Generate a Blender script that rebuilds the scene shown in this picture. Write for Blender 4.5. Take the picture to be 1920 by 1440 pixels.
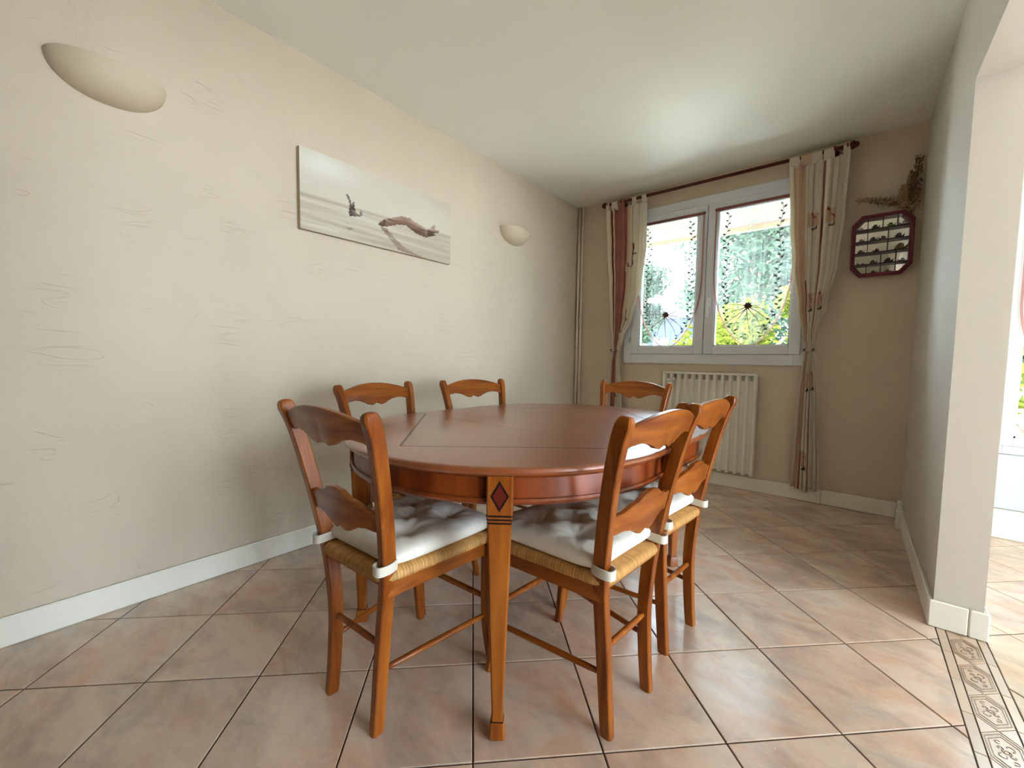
import bpy, bmesh, math, random
import numpy as np
from mathutils import Vector, Matrix, noise as mnoise

random.seed(7)
for o in list(bpy.data.objects):
    bpy.data.objects.remove(o)
scene = bpy.context.scene
COL = scene.collection
R = math.radians
PI = math.pi

# ------------------------------------------------------------------ camera
cam_d = bpy.data.cameras.new('camera'); cam = bpy.data.objects.new('camera', cam_d); COL.objects.link(cam)
cam_d.sensor_fit = 'HORIZONTAL'; cam_d.sensor_width = 36.0; cam_d.lens = 771.01 / 1920 * 36.0
cam_d.clip_start = 0.02; cam_d.clip_end = 200
def _cam_matrix(yaw, pitch, roll, pos):
    cy, sy, cp, sp = math.cos(yaw), math.sin(yaw), math.cos(pitch), math.sin(pitch)
    fwd = Vector((sy*cp, cy*cp, -sp)); right = Vector((cy, -sy, 0)); up = right.cross(fwd)
    cr, sr = math.cos(roll), math.sin(roll)
    r2 = right*cr + up*sr; u2 = -right*sr + up*cr
    m = Matrix((r2, u2, -fwd)).transposed().to_4x4(); m.translation = pos
    return m
cam.matrix_world = _cam_matrix(-0.69213, 0.06212, 0.01478, Vector((0, 0, 1.010)))
scene.camera = cam

# ------------------------------------------------------------------ world, sun, exposure
scene.view_settings.view_transform = 'Standard'
scene.view_settings.look = 'None'
scene.view_settings.gamma = 1.0
scene.view_settings.use_curve_mapping = False
scene.view_settings.exposure = 1.24
world = bpy.data.worlds.new('world'); scene.world = world; world.use_nodes = True
bg = world.node_tree.nodes['Background']
bg.inputs['Color'].default_value = (0.68, 0.84, 1.0, 1); bg.inputs['Strength'].default_value = 9.0
sun_d = bpy.data.lights.new('sun', 'SUN'); sun_d.energy = 24.0; sun_d.angle = R(0.6); sun_d.color = (1.0, 0.96, 0.88)
sun = bpy.data.objects.new('sun', sun_d); COL.objects.link(sun)
sun.rotation_euler = Vector((0.45, 0.12, -1.0)).to_track_quat('-Z', 'Y').to_euler()
def portal(name, loc, direction, w, h):
    d = bpy.data.lights.new(name, 'AREA'); d.shape = 'RECTANGLE'; d.size = w; d.size_y = h
    d.cycles.is_portal = True
    o = bpy.data.objects.new(name, d); COL.objects.link(o); o.location = loc
    o.rotation_euler = Vector(direction).to_track_quat('-Z', 'Y').to_euler()
    return o
scene.cycles.max_bounces = 7; scene.cycles.diffuse_bounces = 5; scene.cycles.glossy_bounces = 3; scene.cycles.transmission_bounces = 3; scene.cycles.transparent_max_bounces = 16
scene.cycles.use_adaptive_sampling = True; scene.cycles.adaptive_threshold = .04
scene.cycles.sample_clamp_indirect = 8.0

# ------------------------------------------------------------------ room numbers (metres)
LX = -2.190      # left wall face
BY = 3.655       # back wall face
RX = 0.284       # right wall face
RX2 = 0.415      # its other face
PY = 2.235       # end of the right wall (pier)
LINT = 2.035     # underside of lintel
H = 2.510
AX = 4.20        # far wall of the adjoining room
RY = -2.20       # wall behind the camera

# ------------------------------------------------------------------ helpers
def srgb(r, g, b):
    def f(c):
        c /= 255.0
        return c/12.92 if c <= 0.04045 else ((c+0.055)/1.055)**2.4
    return (f(r), f(g), f(b), 1.0)

class MB:
    def __init__(s): s.v = []; s.f = []; s.c = []
    def add(s, verts, faces):
        o = len(s.v); s.v += [tuple(v) for v in verts]; s.f += [tuple(i+o for i in f) for f in faces]; return s
    def box(s, x0, x1, y0, y1, z0, z1):
        v = [(x0,y0,z0),(x1,y0,z0),(x1,y1,z0),(x0,y1,z0),(x0,y0,z1),(x1,y0,z1),(x1,y1,z1),(x0,y1,z1)]
        return s.add(v, [(3,2,1,0),(4,5,6,7),(0,1,5,4),(1,2,6,5),(2,3,7,6),(3,0,4,7)])
    def bbox(s, x0, x1, y0, y1, z0, z1, b=.003):
        """box with all edges chamfered (rounded rect rings along z)"""
        def ring(z, i):
            return [(x0+i+b,y0+i,z),(x1-i-b,y0+i,z),(x1-i,y0+i+b,z),(x1-i,y1-i-b,z),(x1-i-b,y1-i,z),(x0+i+b,y1-i,z),(x0+i,y1-i-b,z),(x0+i,y0+i+b,z)]
        return s.loft([ring(z0, b), ring(z0+b, 0), ring(z1-b, 0), ring(z1, b)])
    def loft(s, rings, cap=True, closed=True):
        n = len(rings[0]); o = len(s.v)
        for r in rings: s.v += [tuple(p) for p in r]
        for i in range(len(rings)-1):
            for j in range(n if closed else n-1):
                a = o+i*n+j; b_ = o+i*n+(j+1) % n
                s.f.append((a, b_, b_+n, a+n))
        if cap and closed:
            s.f.append(tuple(reversed(range(o, o+n)))); s.f.append(tuple(range(o+(len(rings)-1)*n, o+len(rings)*n)))
        return s
    def tube(s, pts, rad, n=10, cap=True):
        pts = [Vector(p) for p in pts]
        if not isinstance(rad, (list, tuple)): rad = [rad]*len(pts)
        rings = []; prev = None
        for i, p in enumerate(pts):
            t = (pts[min(i+1, len(pts)-1)] - pts[max(i-1, 0)]).normalized()
            if prev is None:
                ref = Vector((0,0,1)) if abs(t.z) < .9 else Vector((1,0,0)); u = t.cross(ref).normalized()
            else: u = (prev - t*prev.dot(t)).normalized()
            prev = u; w = t.cross(u)
            rings.append([p + (u*math.cos(2*PI*k/n) + w*math.sin(2*PI*k/n))*rad[i] for k in range(n)])
        return s.loft(rings, cap)
    def lathe(s, prof, origin, axis, n=16):
        """prof: (distance along axis, radius)"""
        ax = Vector(axis).normalized(); ref = Vector((0,0,1)) if abs(ax.z) < .9 else Vector((1,0,0))
        u = ax.cross(ref).normalized(); w = ax.cross(u); o = Vector(origin)
        return s.loft([[o+ax*d+(u*math.cos(2*PI*k/n)+w*math.sin(2*PI*k/n))*max(r, 1e-5) for k in range(n)] for d, r in prof])
    def prism(s, poly, z0, z1, b=0.0):
        """xy polygon extruded z0..z1 with an optional top chamfer"""
        poly = [Vector((p[0], p[1])) for p in poly]
        def inset(d):
            out = []; n = len(poly)
            for i in range(n):
                p, a, c = poly[i], poly[i-1], poly[(i+1) % n]
                e1 = (p-a).normalized(); e2 = (c-p).normalized()
                n1 = Vector((-e1.y, e1.x)); n2 = Vector((-e2.y, e2.x)); m = n1+n2
                out.append(p + m*(d/max(.25, 1+n1.dot(n2))))
            return out
        rings = [[(p.x,p.y,z0) for p in poly]]
        if b:
            rings += [[(p.x,p.y,z1-b*.8) for p in poly], [(p.x,p.y,z1) for p in inset(b)]]
        else: rings.append([(p.x,p.y,z1) for p in poly])
        return s.loft(rings)
    def grid(s, fn, nu, nv):
        o = len(s.v)
        for j in range(nv+1):
            for i in range(nu+1): s.v.append(tuple(fn(i/nu, j/nv)))
        for j in range(nv):
            for i in range(nu):
                a = o+j*(nu+1)+i; s.f.append((a, a+1, a+nu+2, a+nu+1))
        return s
    def build(s, name, m, parent=None, smooth=False, auto=None, fix=True):
        me = bpy.data.meshes.new(name); me.from_pydata(s.v, [], s.f)
        if fix:
            bm = bmesh.new(); bm.from_mesh(me); bmesh.ops.recalc_face_normals(bm, faces=bm.faces); bm.to_mesh(me); bm.free()
        me.materials.append(m)
        if smooth or auto:
            me.polygons.foreach_set('use_smooth', [len(p.vertices) <= 6 for p in me.polygons])
            if auto: me.set_sharp_from_angle(angle=R(auto))
        o = bpy.data.objects.new(name, me); COL.objects.link(o)
        if parent is not None: o.parent = parent
        return o

def thing(name, label, cat, loc=(0,0,0), rz=0, group=None):
    o = bpy.data.objects.new(name, None); COL.objects.link(o); o.empty_display_size = .1
    o.location = loc; o.rotation_euler = (0, 0, rz); tag(o, label, cat, group); return o
def tag(o, label=None, cat=None, group=None, kind=None):
    if label: o['label'] = label
    if cat: o['category'] = cat
    if group: o['group'] = group
    if kind: o['kind'] = kind
    return o
def children(o): return [c for c in bpy.data.objects if c.parent == o]
def copy_tree(o, parent=None):
    c = o.copy(); COL.objects.link(c); c.parent = parent
    for ch in children(o): copy_tree(ch, c)
    return c
def colors(o, cols):
    """per-vertex colour (linear rgb rows)"""
    at = o.data.color_attributes.new('Col', 'FLOAT_COLOR', 'POINT')
    a = np.ones((len(cols), 4), dtype=np.float32); a[:, :3] = np.asarray(cols)[:, :3]
    at.data.foreach_set('color', a.ravel())
def catmull(pts, per=6):
    P = [np.array(p, float) for p in pts]; out = []
    for i in range(len(P)-1):
        p0, p1, p2, p3 = P[max(i-1,0)], P[i], P[i+1], P[min(i+2,len(P)-1)]
        for k in range(per):
            t = k/per
            out.append(.5*((2*p1)+(-p0+p2)*t+(2*p0-5*p1+4*p2-p3)*t*t+(-p0+3*p1-3*p2+p3)*t**3))
    out.append(P[-1]); return out
def interp(x, xs, ys): return float(np.interp(x, xs, ys))
def smooth_interp(x, xs, ys):
    x = min(max(x, xs[0]), xs[-1])
    for i in range(len(xs)-1):
        if x <= xs[i+1]:
            t = (x-xs[i])/(xs[i+1]-xs[i]); t = t*t*(3-2*t); return ys[i]+(ys[i+1]-ys[i])*t
    return ys[-1]

# ------------------------------------------------------------------ materials
def new_mat(name):
    m = bpy.data.materials.new(name); m.use_nodes = True
    nt = m.node_tree; return m, nt, nt.nodes['Principled BSDF']
def nd(nt, t, **kw):
    n = nt.nodes.new(t)
    for k, v in kw.items():
        if hasattr(n, k) and k not in n.inputs: setattr(n, k, v)
        else: n.inputs[k].default_value = v
    return n
def simple(name, col, rough=.5, metal=0.0, spec=.5, coat=0.0, noise=0.0, nscale=20, bump=0.0, bscale=80):
    m, nt, p = new_mat(name)
    p.inputs['Base Color'].default_value = col; p.inputs['Roughness'].default_value = rough
    p.inputs['Metallic'].default_value = metal; p.inputs['Specular IOR Level'].default_value = spec
    p.inputs['Coat Weight'].default_value = coat
    tc = nd(nt, 'ShaderNodeTexCoord')
    if noise:
        n = nd(nt, 'ShaderNodeTexNoise', Scale=nscale, Detail=4.0); nt.links.new(tc.outputs['Object'], n.inputs['Vector'])
        h = nd(nt, 'ShaderNodeHueSaturation'); h.inputs['Color'].default_value = col
        mr = nd(nt, 'ShaderNodeMapRange'); mr.inputs[3].default_value = 1-noise; mr.inputs[4].default_value = 1+noise
        mr.inputs[1].default_value = .3; mr.inputs[2].default_value = .7
        nt.links.new(n.outputs['Fac'], mr.inputs[0]); nt.links.new(mr.outputs[0], h.inputs['Value']); nt.links.new(h.outputs[0], p.inputs['Base Color'])
    if bump:
        n2 = nd(nt, 'ShaderNodeTexNoise', Scale=bscale, Detail=3.0); nt.links.new(tc.outputs['Object'], n2.inputs['Vector'])
        b = nd(nt, 'ShaderNodeBump', Strength=bump, Distance=.002); nt.links.new(n2.outputs['Fac'], b.inputs['Height']); nt.links.new(b.outputs[0], p.inputs['Normal'])
    return m
def wood(name, dark, light, axis, rough=.3, scale=1.0, coat=.12, seed=0.0, spec=.3, bump=.06, detail=5.0):
    m, nt, p = new_mat(name)
    tc = nd(nt, 'ShaderNodeTexCoord'); mp = nd(nt, 'ShaderNodeMapping')
    sc = {'x': (3, 34, 34), 'y': (34, 3, 34), 'z': (34, 34, 3)}[axis]
    mp.inputs['Scale'].default_value = [c*scale for c in sc]; mp.inputs['Location'].default_value = (seed, seed*1.7, seed*.6)
    oi = nd(nt, 'ShaderNodeObjectInfo'); ad = nd(nt, 'ShaderNodeVectorMath', operation='ADD'); ml = nd(nt, 'ShaderNodeVectorMath', operation='SCALE')
    ml.inputs[0].default_value = (3.1, 5.7, 2.3); nt.links.new(oi.outputs['Random'], ml.inputs['Scale'])
    nt.links.new(tc.outputs['Object'], ad.inputs[0]); nt.links.new(ml.outputs[0], ad.inputs[1]); nt.links.new(ad.outputs[0], mp.inputs['Vector'])
    n1 = nd(nt, 'ShaderNodeTexNoise', Scale=1.0, Detail=detail, Distortion=.8); nt.links.new(mp.outputs[0], n1.inputs['Vector'])
    n2 = nd(nt, 'ShaderNodeTexNoise', Scale=.35, Detail=2.0, Distortion=2.5); nt.links.new(mp.outputs[0], n2.inputs['Vector'])
    mx = nd(nt, 'ShaderNodeMath', operation='MULTIPLY_ADD'); mx.inputs[1].default_value = .55; nt.links.new(n1.outputs['Fac'], mx.inputs[0])
    m2 = nd(nt, 'ShaderNodeMath', operation='MULTIPLY'); m2.inputs[1].default_value = .45; nt.links.new(n2.outputs['Fac'], m2.inputs[0]); nt.links.new(m2.outputs[0], mx.inputs[2])
    cr = nd(nt, 'ShaderNodeValToRGB'); cr.color_ramp.elements[0].position = .36; cr.color_ramp.elements[1].position = .64
    cr.color_ramp.elements[0].color = dark; cr.color_ramp.elements[1].color = light
    nt.links.new(mx.outputs[0], cr.inputs[0]); nt.links.new(cr.outputs[0], p.inputs['Base Color'])
    p.inputs['Roughness'].default_value = rough; p.inputs['Specular IOR Level'].default_value = spec; p.inputs['Coat Weight'].default_value = coat; p.inputs['Coat Roughness'].default_value = .28
    b = nd(nt, 'ShaderNodeBump', Strength=bump, Distance=.001); nt.links.new(n1.outputs['Fac'], b.inputs['Height']); nt.links.new(b.outputs[0], p.inputs['Normal'])
    return m
def plaster(name, col, strength=.35, tint=.04):
    m, nt, p = new_mat(name)
    tc = nd(nt, 'ShaderNodeTexCoord')
    n1 = nd(nt, 'ShaderNodeTexNoise', Scale=2.2, Detail=7.0, Distortion=1.2, Roughness=.6); nt.links.new(tc.outputs['Object'], n1.inputs['Vector'])
    mp = nd(nt, 'ShaderNodeMapping'); mp.inputs['Rotation'].default_value = (R(-35), 0, 0); mp.inputs['Scale'].default_value = (1, .35, 1.6); nt.links.new(tc.outputs['Object'], mp.inputs['Vector'])
    n2 = nd(nt, 'ShaderNodeTexNoise', Scale=9.0, Detail=2.0, Distortion=.9); nt.links.new(mp.outputs[0], n2.inputs['Vector'])
    n3 = nd(nt, 'ShaderNodeTexNoise', Scale=5.5, Detail=2.0); nt.links.new(tc.outputs['Object'], n3.inputs['Vector'])
    # sparse trowel ridges: thin contour lines of n2, kept only where n3 is high
    a = nd(nt, 'ShaderNodeMath', operation='SUBTRACT'); a.inputs[1].default_value = .5; nt.links.new(n2.outputs['Fac'], a.inputs[0])
    a2 = nd(nt, 'ShaderNodeMath', operation='ABSOLUTE'); nt.links.new(a.outputs[0], a2.inputs[0])
    mr = nd(nt, 'ShaderNodeMapRange'); mr.inputs[1].default_value = 0.0; mr.inputs[2].default_value = .02; mr.inputs[3].default_value = 1.0; mr.inputs[4].default_value = 0.0; nt.links.new(a2.outputs[0], mr.inputs[0])
    mk = nd(nt, 'ShaderNodeMapRange'); mk.inputs[1].default_value = .54; mk.inputs[2].default_value = .66; nt.links.new(n3.outputs['Fac'], mk.inputs[0])
    mu = nd(nt, 'ShaderNodeMath', operation='MULTIPLY'); nt.links.new(mr.outputs[0], mu.inputs[0]); nt.links.new(mk.outputs[0], mu.inputs[1])
    hs = nd(nt, 'ShaderNodeMath', operation='MULTIPLY_ADD'); hs.inputs[1].default_value = .22; nt.links.new(mu.outputs[0], hs.inputs[0]); nt.links.new(n1.outputs['Fac'], hs.inputs[2])
    b = nd(nt, 'ShaderNodeBump', Strength=strength, Distance=.012); nt.links.new(hs.outputs[0], b.inputs['Height']); nt.links.new(b.outputs[0], p.inputs['Normal'])
    h = nd(nt, 'ShaderNodeHueSaturation'); h.inputs['Color'].default_value = col
    m3 = nd(nt, 'ShaderNodeMapRange'); m3.inputs[3].default_value = 1-tint; m3.inputs[4].default_value = 1+tint; nt.links.new(n1.outputs['Fac'], m3.inputs[0]); nt.links.new(m3.outputs[0], h.inputs['Value'])
    nt.links.new(h.outputs[0], p.inputs['Base Color'])
    p.inputs['Roughness'].default_value = .62; p.inputs['Specular IOR Level'].default_value = .35
    return m
def vcol(name, rough=.8, translucent=0.0, bump=0.0, sheen=0.0):
    m, nt, p = new_mat(name)
    a = nd(nt, 'ShaderNodeAttribute'); a.attribute_name = 'Col'
    nt.links.new(a.outputs['Color'], p.inputs['Base Color']); p.inputs['Roughness'].default_value = rough
    p.inputs['Specular IOR Level'].default_value = .25
    if bump:
        tc = nd(nt, 'ShaderNodeTexCoord'); n2 = nd(nt, 'ShaderNodeTexNoise', Scale=400.0, Detail=2.0); nt.links.new(tc.outputs['Object'], n2.inputs['Vector'])
        b = nd(nt, 'ShaderNodeBump', Strength=bump, Distance=.001); nt.links.new(n2.outputs['Fac'], b.inputs['Height']); nt.links.new(b.outputs[0], p.inputs['Normal'])
    if translucent:
        t = nd(nt, 'ShaderNodeBsdfTranslucent'); nt.links.new(a.outputs['Color'], t.inputs['Color'])
        mx = nd(nt, 'ShaderNodeMixShader'); mx.inputs[0].default_value = translucent
        nt.links.new(p.outputs[0], mx.inputs[1]); nt.links.new(t.outputs[0], mx.inputs[2]); nt.links.new(mx.outputs[0], nt.nodes['Material Output'].inputs[0])
    return m
def cloth(name, col, opacity=1.0, translucent=.4):
    m, nt, p = new_mat(name)
    d = nd(nt, 'ShaderNodeBsdfDiffuse'); d.inputs['Color'].default_value = col
    t = nd(nt, 'ShaderNodeBsdfTranslucent'); t.inputs['Color'].default_value = col
    mx = nd(nt, 'ShaderNodeMixShader'); mx.inputs[0].default_value = translucent
    nt.links.new(d.outputs[0], mx.inputs[1]); nt.links.new(t.outputs[0], mx.inputs[2])
    out = mx
    if opacity < 1:
        tr = nd(nt, 'ShaderNodeBsdfTransparent'); m2 = nd(nt, 'ShaderNodeMixShader'); m2.inputs[0].default_value = opacity
        nt.links.new(tr.outputs[0], m2.inputs[1]); nt.links.new(mx.outputs[0], m2.inputs[2]); out = m2
    nt.links.new(out.outputs[0], nt.nodes['Material Output'].inputs[0]); nt.nodes.remove(p)
    return m
def pane_glass(name):
    m, nt, p = new_mat(name)
    tr = nd(nt, 'ShaderNodeBsdfTransparent'); tr.inputs['Color'].default_value = (.95, .98, .97, 1)
    gl = nd(nt, 'ShaderNodeBsdfGlossy'); gl.inputs['Roughness'].default_value = .01
    fr = nd(nt, 'ShaderNodeFresnel'); fr.inputs['IOR'].default_value = 1.3
    mx = nd(nt, 'ShaderNodeMixShader'); nt.links.new(fr.outputs[0], mx.inputs[0]); nt.links.new(tr.outputs[0], mx.inputs[1]); nt.links.new(gl.outputs[0], mx.inputs[2])
    nt.links.new(mx.outputs[0], nt.nodes['Material Output'].inputs[0]); nt.nodes.remove(p)
    return m
def tile_mat(name, base, warm, grey, rough=.3):
    m, nt, p = new_mat(name)
    tc = nd(nt, 'ShaderNodeTexCoord'); oi = nd(nt, 'ShaderNodeObjectInfo')
    ml = nd(nt, 'ShaderNodeVectorMath', operation='SCALE'); ml.inputs[0].default_value = (17, 31, 11); nt.links.new(oi.outputs['Random'], ml.inputs['Scale'])
    ad = nd(nt, 'ShaderNodeVectorMath', operation='ADD'); nt.links.new(tc.outputs['Object'], ad.inputs[0]); nt.links.new(ml.outputs[0], ad.inputs[1])
    mp = nd(nt, 'ShaderNodeMapping'); mp.inputs['Rotation'].default_value = (0, 0, R(20)); mp.inputs['Scale'].default_value = (1, 1.7, 1); nt.links.new(ad.outputs[0], mp.inputs['Vector'])
    n1 = nd(nt, 'ShaderNodeTexNoise', Scale=4.2, Detail=9.0, Distortion=.8, Roughness=.68); nt.links.new(mp.outputs[0], n1.inputs['Vector'])
    n2 = nd(nt, 'ShaderNodeTexNoise', Scale=3.4, Detail=8.0, Distortion=.5, Roughness=.66); nt.links.new(mp.outputs[0], n2.inputs['Vector'])
    n2.inputs['Vector'].default_value = (0, 0, 0)
    sh = nd(nt, 'ShaderNodeVectorMath', operation='ADD'); sh.inputs[1].default_value = (5.2, 1.3, 7.7); nt.links.new(mp.outputs[0], sh.inputs[0]); nt.links.new(sh.outputs[0], n2.inputs['Vector'])
    r1 = nd(nt, 'ShaderNodeMapRange'); r1.inputs[1].default_value = .42; r1.inputs[2].default_value = .68; nt.links.new(n1.outputs['Fac'], r1.inputs[0])
    r2 = nd(nt, 'ShaderNodeMapRange'); r2.inputs[1].default_value = .45; r2.inputs[2].default_value = .72; nt.links.new(n2.outputs['Fac'], r2.inputs[0])
    m1 = nd(nt, 'ShaderNodeMix', data_type='RGBA'); m1.inputs[6].default_value = base; m1.inputs[7].default_value = warm; nt.links.new(r1.outputs[0], m1.inputs[0])
    m2 = nd(nt, 'ShaderNodeMix', data_type='RGBA'); m2.inputs[7].default_value = grey; nt.links.new(m1.outputs[2], m2.inputs[6])
    k = nd(nt, 'ShaderNodeMath', operation='MULTIPLY'); k.inputs[1].default_value = .8; nt.links.new(r2.outputs[0], k.inputs[0]); nt.links.new(k.outputs[0], m2.inputs[0])
    hv = nd(nt, 'ShaderNodeHueSaturation'); mr = nd(nt, 'ShaderNodeMapRange'); mr.inputs[3].default_value = .92; mr.inputs[4].default_value = 1.08
    nt.links.new(oi.outputs['Random'], mr.inputs[0]); nt.links.new(mr.outputs[0], hv.inputs['Value']); nt.links.new(m2.outputs[2], hv.inputs['Color']); nt.links.new(hv.outputs[0], p.inputs['Base Color'])
    n3 = nd(nt, 'ShaderNodeTexNoise', Scale=26.0, Detail=5.0, Roughness=.65); nt.links.new(mp.outputs[0], n3.inputs['Vector'])
    b = nd(nt, 'ShaderNodeBump', Strength=.16, Distance=.002); nt.links.new(n3.outputs['Fac'], b.inputs['Height']); nt.links.new(b.outputs[0], p.inputs['Normal'])
    p.inputs['Roughness'].default_value = rough; p.inputs['Specular IOR Level'].default_value = .9
    return m

M = {}
M['wall'] = plaster('wall_plaster', srgb(210, 195, 172), .70)
M['wall_smooth'] = plaster('wall_plaster_smooth', srgb(216, 199, 176), .10, .02)
M['pier'] = plaster('pier_plaster', srgb(206, 198, 184), .10, .02)
M['ceiling'] = simple('ceiling_paint', srgb(242, 240, 226), .75, spec=.3, bump=.04, bscale=60)
M['white_paint'] = simple('white_paint', srgb(242, 237, 222), .35)
M['pvc'] = simple('white_pvc', srgb(222, 226, 232), .28)  # greyed slightly so the handle's shading contrast comes from colour
M['panel'] = simple('lower_panel_white', srgb(206, 212, 218), .4)
M['handle'] = simple('handle_white', srgb(250, 250, 250), .3)  # whiter than the sash: shading contrast put into the colour
M['grout'] = simple('grout', srgb(70, 52, 42), .85, spec=.2)
M['tile'] = tile_mat('floor_tile', srgb(214, 191, 171), srgb(206, 166, 140), srgb(158, 144, 134), .20)
M['border_tile'] = tile_mat('border_tile', srgb(196, 174, 152), srgb(198, 164, 136), srgb(186, 170, 152), .25)
M['border_relief'] = simple('border_relief', srgb(150, 122, 98), .4, noise=.2, nscale=90)
W_D, W_L = srgb(116, 52, 10), srgb(164, 92, 28)
M['wood_z'] = wood('cherry_wood_upright', W_D, W_L, 'z')
M['wood_x'] = wood('cherry_wood_rail', W_D, W_L, 'x')
M['wood_y'] = wood('cherry_wood_side', W_D, W_L, 'y')
T_D, T_L = srgb(140, 72, 36), srgb(150, 82, 44)
M['top_y'] = wood('table_wood_long', T_D, T_L, 'y', rough=.28, scale=.45, coat=.9, spec=.6, bump=0.0, detail=1.0)
M['top_x'] = wood('table_wood_cross', T_D, T_L, 'x', rough=.28, scale=.45, coat=.9, seed=3, spec=.6, bump=0.0, detail=1.0)
M['apron'] = wood('apron_wood', srgb(92, 30, 8), srgb(146, 68, 22), 'z', rough=.28, scale=.5, coat=.4)
M['inlay'] = simple('dark_inlay', srgb(84, 40, 22), .3)
M['ebony'] = simple('black_inlay', srgb(26, 10, 8), .35)
M['red_inlay'] = simple('red_inlay', srgb(96, 26, 16), .3)
M['rush'] = None
M['cushion'] = simple('cream_cotton', srgb(232, 226, 212), .85, spec=.2, bump=.10, bscale=300)
M['strap'] = simple('strap_cotton', srgb(216, 208, 192), .85, spec=.2, bump=.1, bscale=300)
M['sconce'] = simple('sconce_plaster', srgb(204, 188, 160), .6, noise=.03, nscale=6)
M['radiator'] = simple('radiator_enamel', srgb(238, 234, 222), .35)
M['dark'] = simple('dark_gap', srgb(60, 55, 50), .7)
M['slot'] = simple('air_slot_grey', srgb(176, 170, 158), .6)
M['chrome'] = simple('chrome', srgb(190, 190, 188), .25, metal=1.0)
M['rod'] = wood('mahogany_rod', srgb(60, 20, 14), srgb(110, 44, 30), 'x', rough=.35)
M['burgundy'] = simple('burgundy_frame', srgb(104, 24, 46), .35, noise=.15, nscale=25)
M['shelf'] = simple('dark_shelf', srgb(58, 34, 40), .45)
M['mirror'] = simple('mirror', (.92, .94, .92, 1), .03, metal=1.0)
M['curtain'] = vcol('curtain_cloth', .85, .28, bump=.15)
M['canvas'] = vcol('canvas_print', .6)
M['canvas_edge'] = simple('canvas_edge', srgb(176, 158, 132), .7)
M['glass'] = pane_glass('window_glass')
M['sheer'] = cloth('sheer_voile', (.92, .92, .92, 1), .13, .6)
def streaks(m):
    nt = m.node_tree; tc = nd(nt, 'ShaderNodeTexCoord'); mp = nd(nt, 'ShaderNodeMapping'); mp.inputs['Scale'].default_value = (60, 1, 1.2)
    nt.links.new(tc.outputs['Object'], mp.inputs['Vector']); n = nd(nt, 'ShaderNodeTexNoise', Scale=1.0, Detail=2.0); nt.links.new(mp.outputs[0], n.inputs['Vector'])
    mr = nd(nt, 'ShaderNodeMapRange'); mr.inputs[1].default_value = .35; mr.inputs[2].default_value = .7; mr.inputs[3].default_value = .05; mr.inputs[4].default_value = .22
    nt.links.new(n.outputs['Fac'], mr.inputs[0])
    for x in nt.nodes:
        if x.type == 'MIX_SHADER' and x.inputs[1].is_linked and x.inputs[1].links[0].from_node.type == 'BSDF_TRANSPARENT': nt.links.new(mr.outputs[0], x.inputs[0])
streaks(M['sheer'])
M['sheer_band'] = cloth('sheer_band', srgb(150, 96, 88), .9, .3)
M['ribbon'] = cloth('sheer_ribbon', srgb(206, 160, 150), .75, .5)
M['embroidery'] = cloth('embroidery', srgb(112, 120, 104), .94, .16)
M['pleat'] = cloth('pleat', srgb(158, 122, 98), .92, .35)
M['flower'] = simple('flower_tie', srgb(96, 58, 34), .8, noise=.3, nscale=120)
M['pipe'] = simple('pipe_paint', srgb(226, 214, 194), .4)

def rush_mat():
    m, nt, p = new_mat('rush_straw')
    a = nd(nt, 'ShaderNodeAttribute'); a.attribute_name = 'Col'; tc = nd(nt, 'ShaderNodeTexCoord')
    n = nd(nt, 'ShaderNodeTexNoise', Scale=60.0, Detail=3.0); nt.links.new(tc.outputs['Object'], n.inputs['Vector'])
    h = nd(nt, 'ShaderNodeHueSaturation'); mr = nd(nt, 'ShaderNodeMapRange'); mr.inputs[3].default_value = .7; mr.inputs[4].default_value = 1.3
    nt.links.new(n.outputs['Fac'], mr.inputs[0]); nt.links.new(mr.outputs[0], h.inputs['Value']); nt.links.new(a.outputs['Color'], h.inputs['Color']); nt.links.new(h.outputs[0], p.inputs['Base Color'])
    p.inputs['Roughness'].default_value = .6
    return m
M['rush'] = rush_mat()

def struct(o, label, cat):
    return tag(o, label, cat, kind='structure')

# ================================================================== SETTING
# ---- floor: grout bed and one object per tile
fl = MB().box(LX-.2, AX+.2, RY-.2, BY+.2, -.12, -.0035).build('floor', M['grout'])
struct(fl, 'beige tiled floor laid diagonally with dark grout joints', 'floor')
TS = .335; G0 = Vector((-1.3253*TS, 1.3561*TS)); PSI = 0.78713
EA = Vector((-math.sin(PSI), math.cos(PSI)))*TS; EB = Vector((math.cos(PSI), math.sin(PSI)))*TS
def clip(poly, axis, lim, keep_less):
    out = []
    for i in range(len(poly)):
        a, b = poly[i-1], poly[i]
        ia = (a[axis] <= lim) == keep_less; ib = (b[axis] <= lim) == keep_less
        if ia != ib:
            t = (lim-a[axis])/(b[axis]-a[axis]); out.append((a[0]+(b[0]-a[0])*t, a[1]+(b[1]-a[1])*t))
        if ib: out.append(b)
    return out
def area(poly): return .5*sum(poly[i-1][0]*poly[i][1]-poly[i][0]*poly[i-1][1] for i in range(len(poly)))
J = .0022
ea, eb = EA.normalized(), EB.normalized()
full_poly = [(-eb*(TS/2-J)-ea*(TS/2-J)), (eb*(TS/2-J)-ea*(TS/2-J)), (eb*(TS/2-J)+ea*(TS/2-J)), (-eb*(TS/2-J)+ea*(TS/2-J))]
full_mesh = None
ntile = 0; far_tiles = MB()
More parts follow.
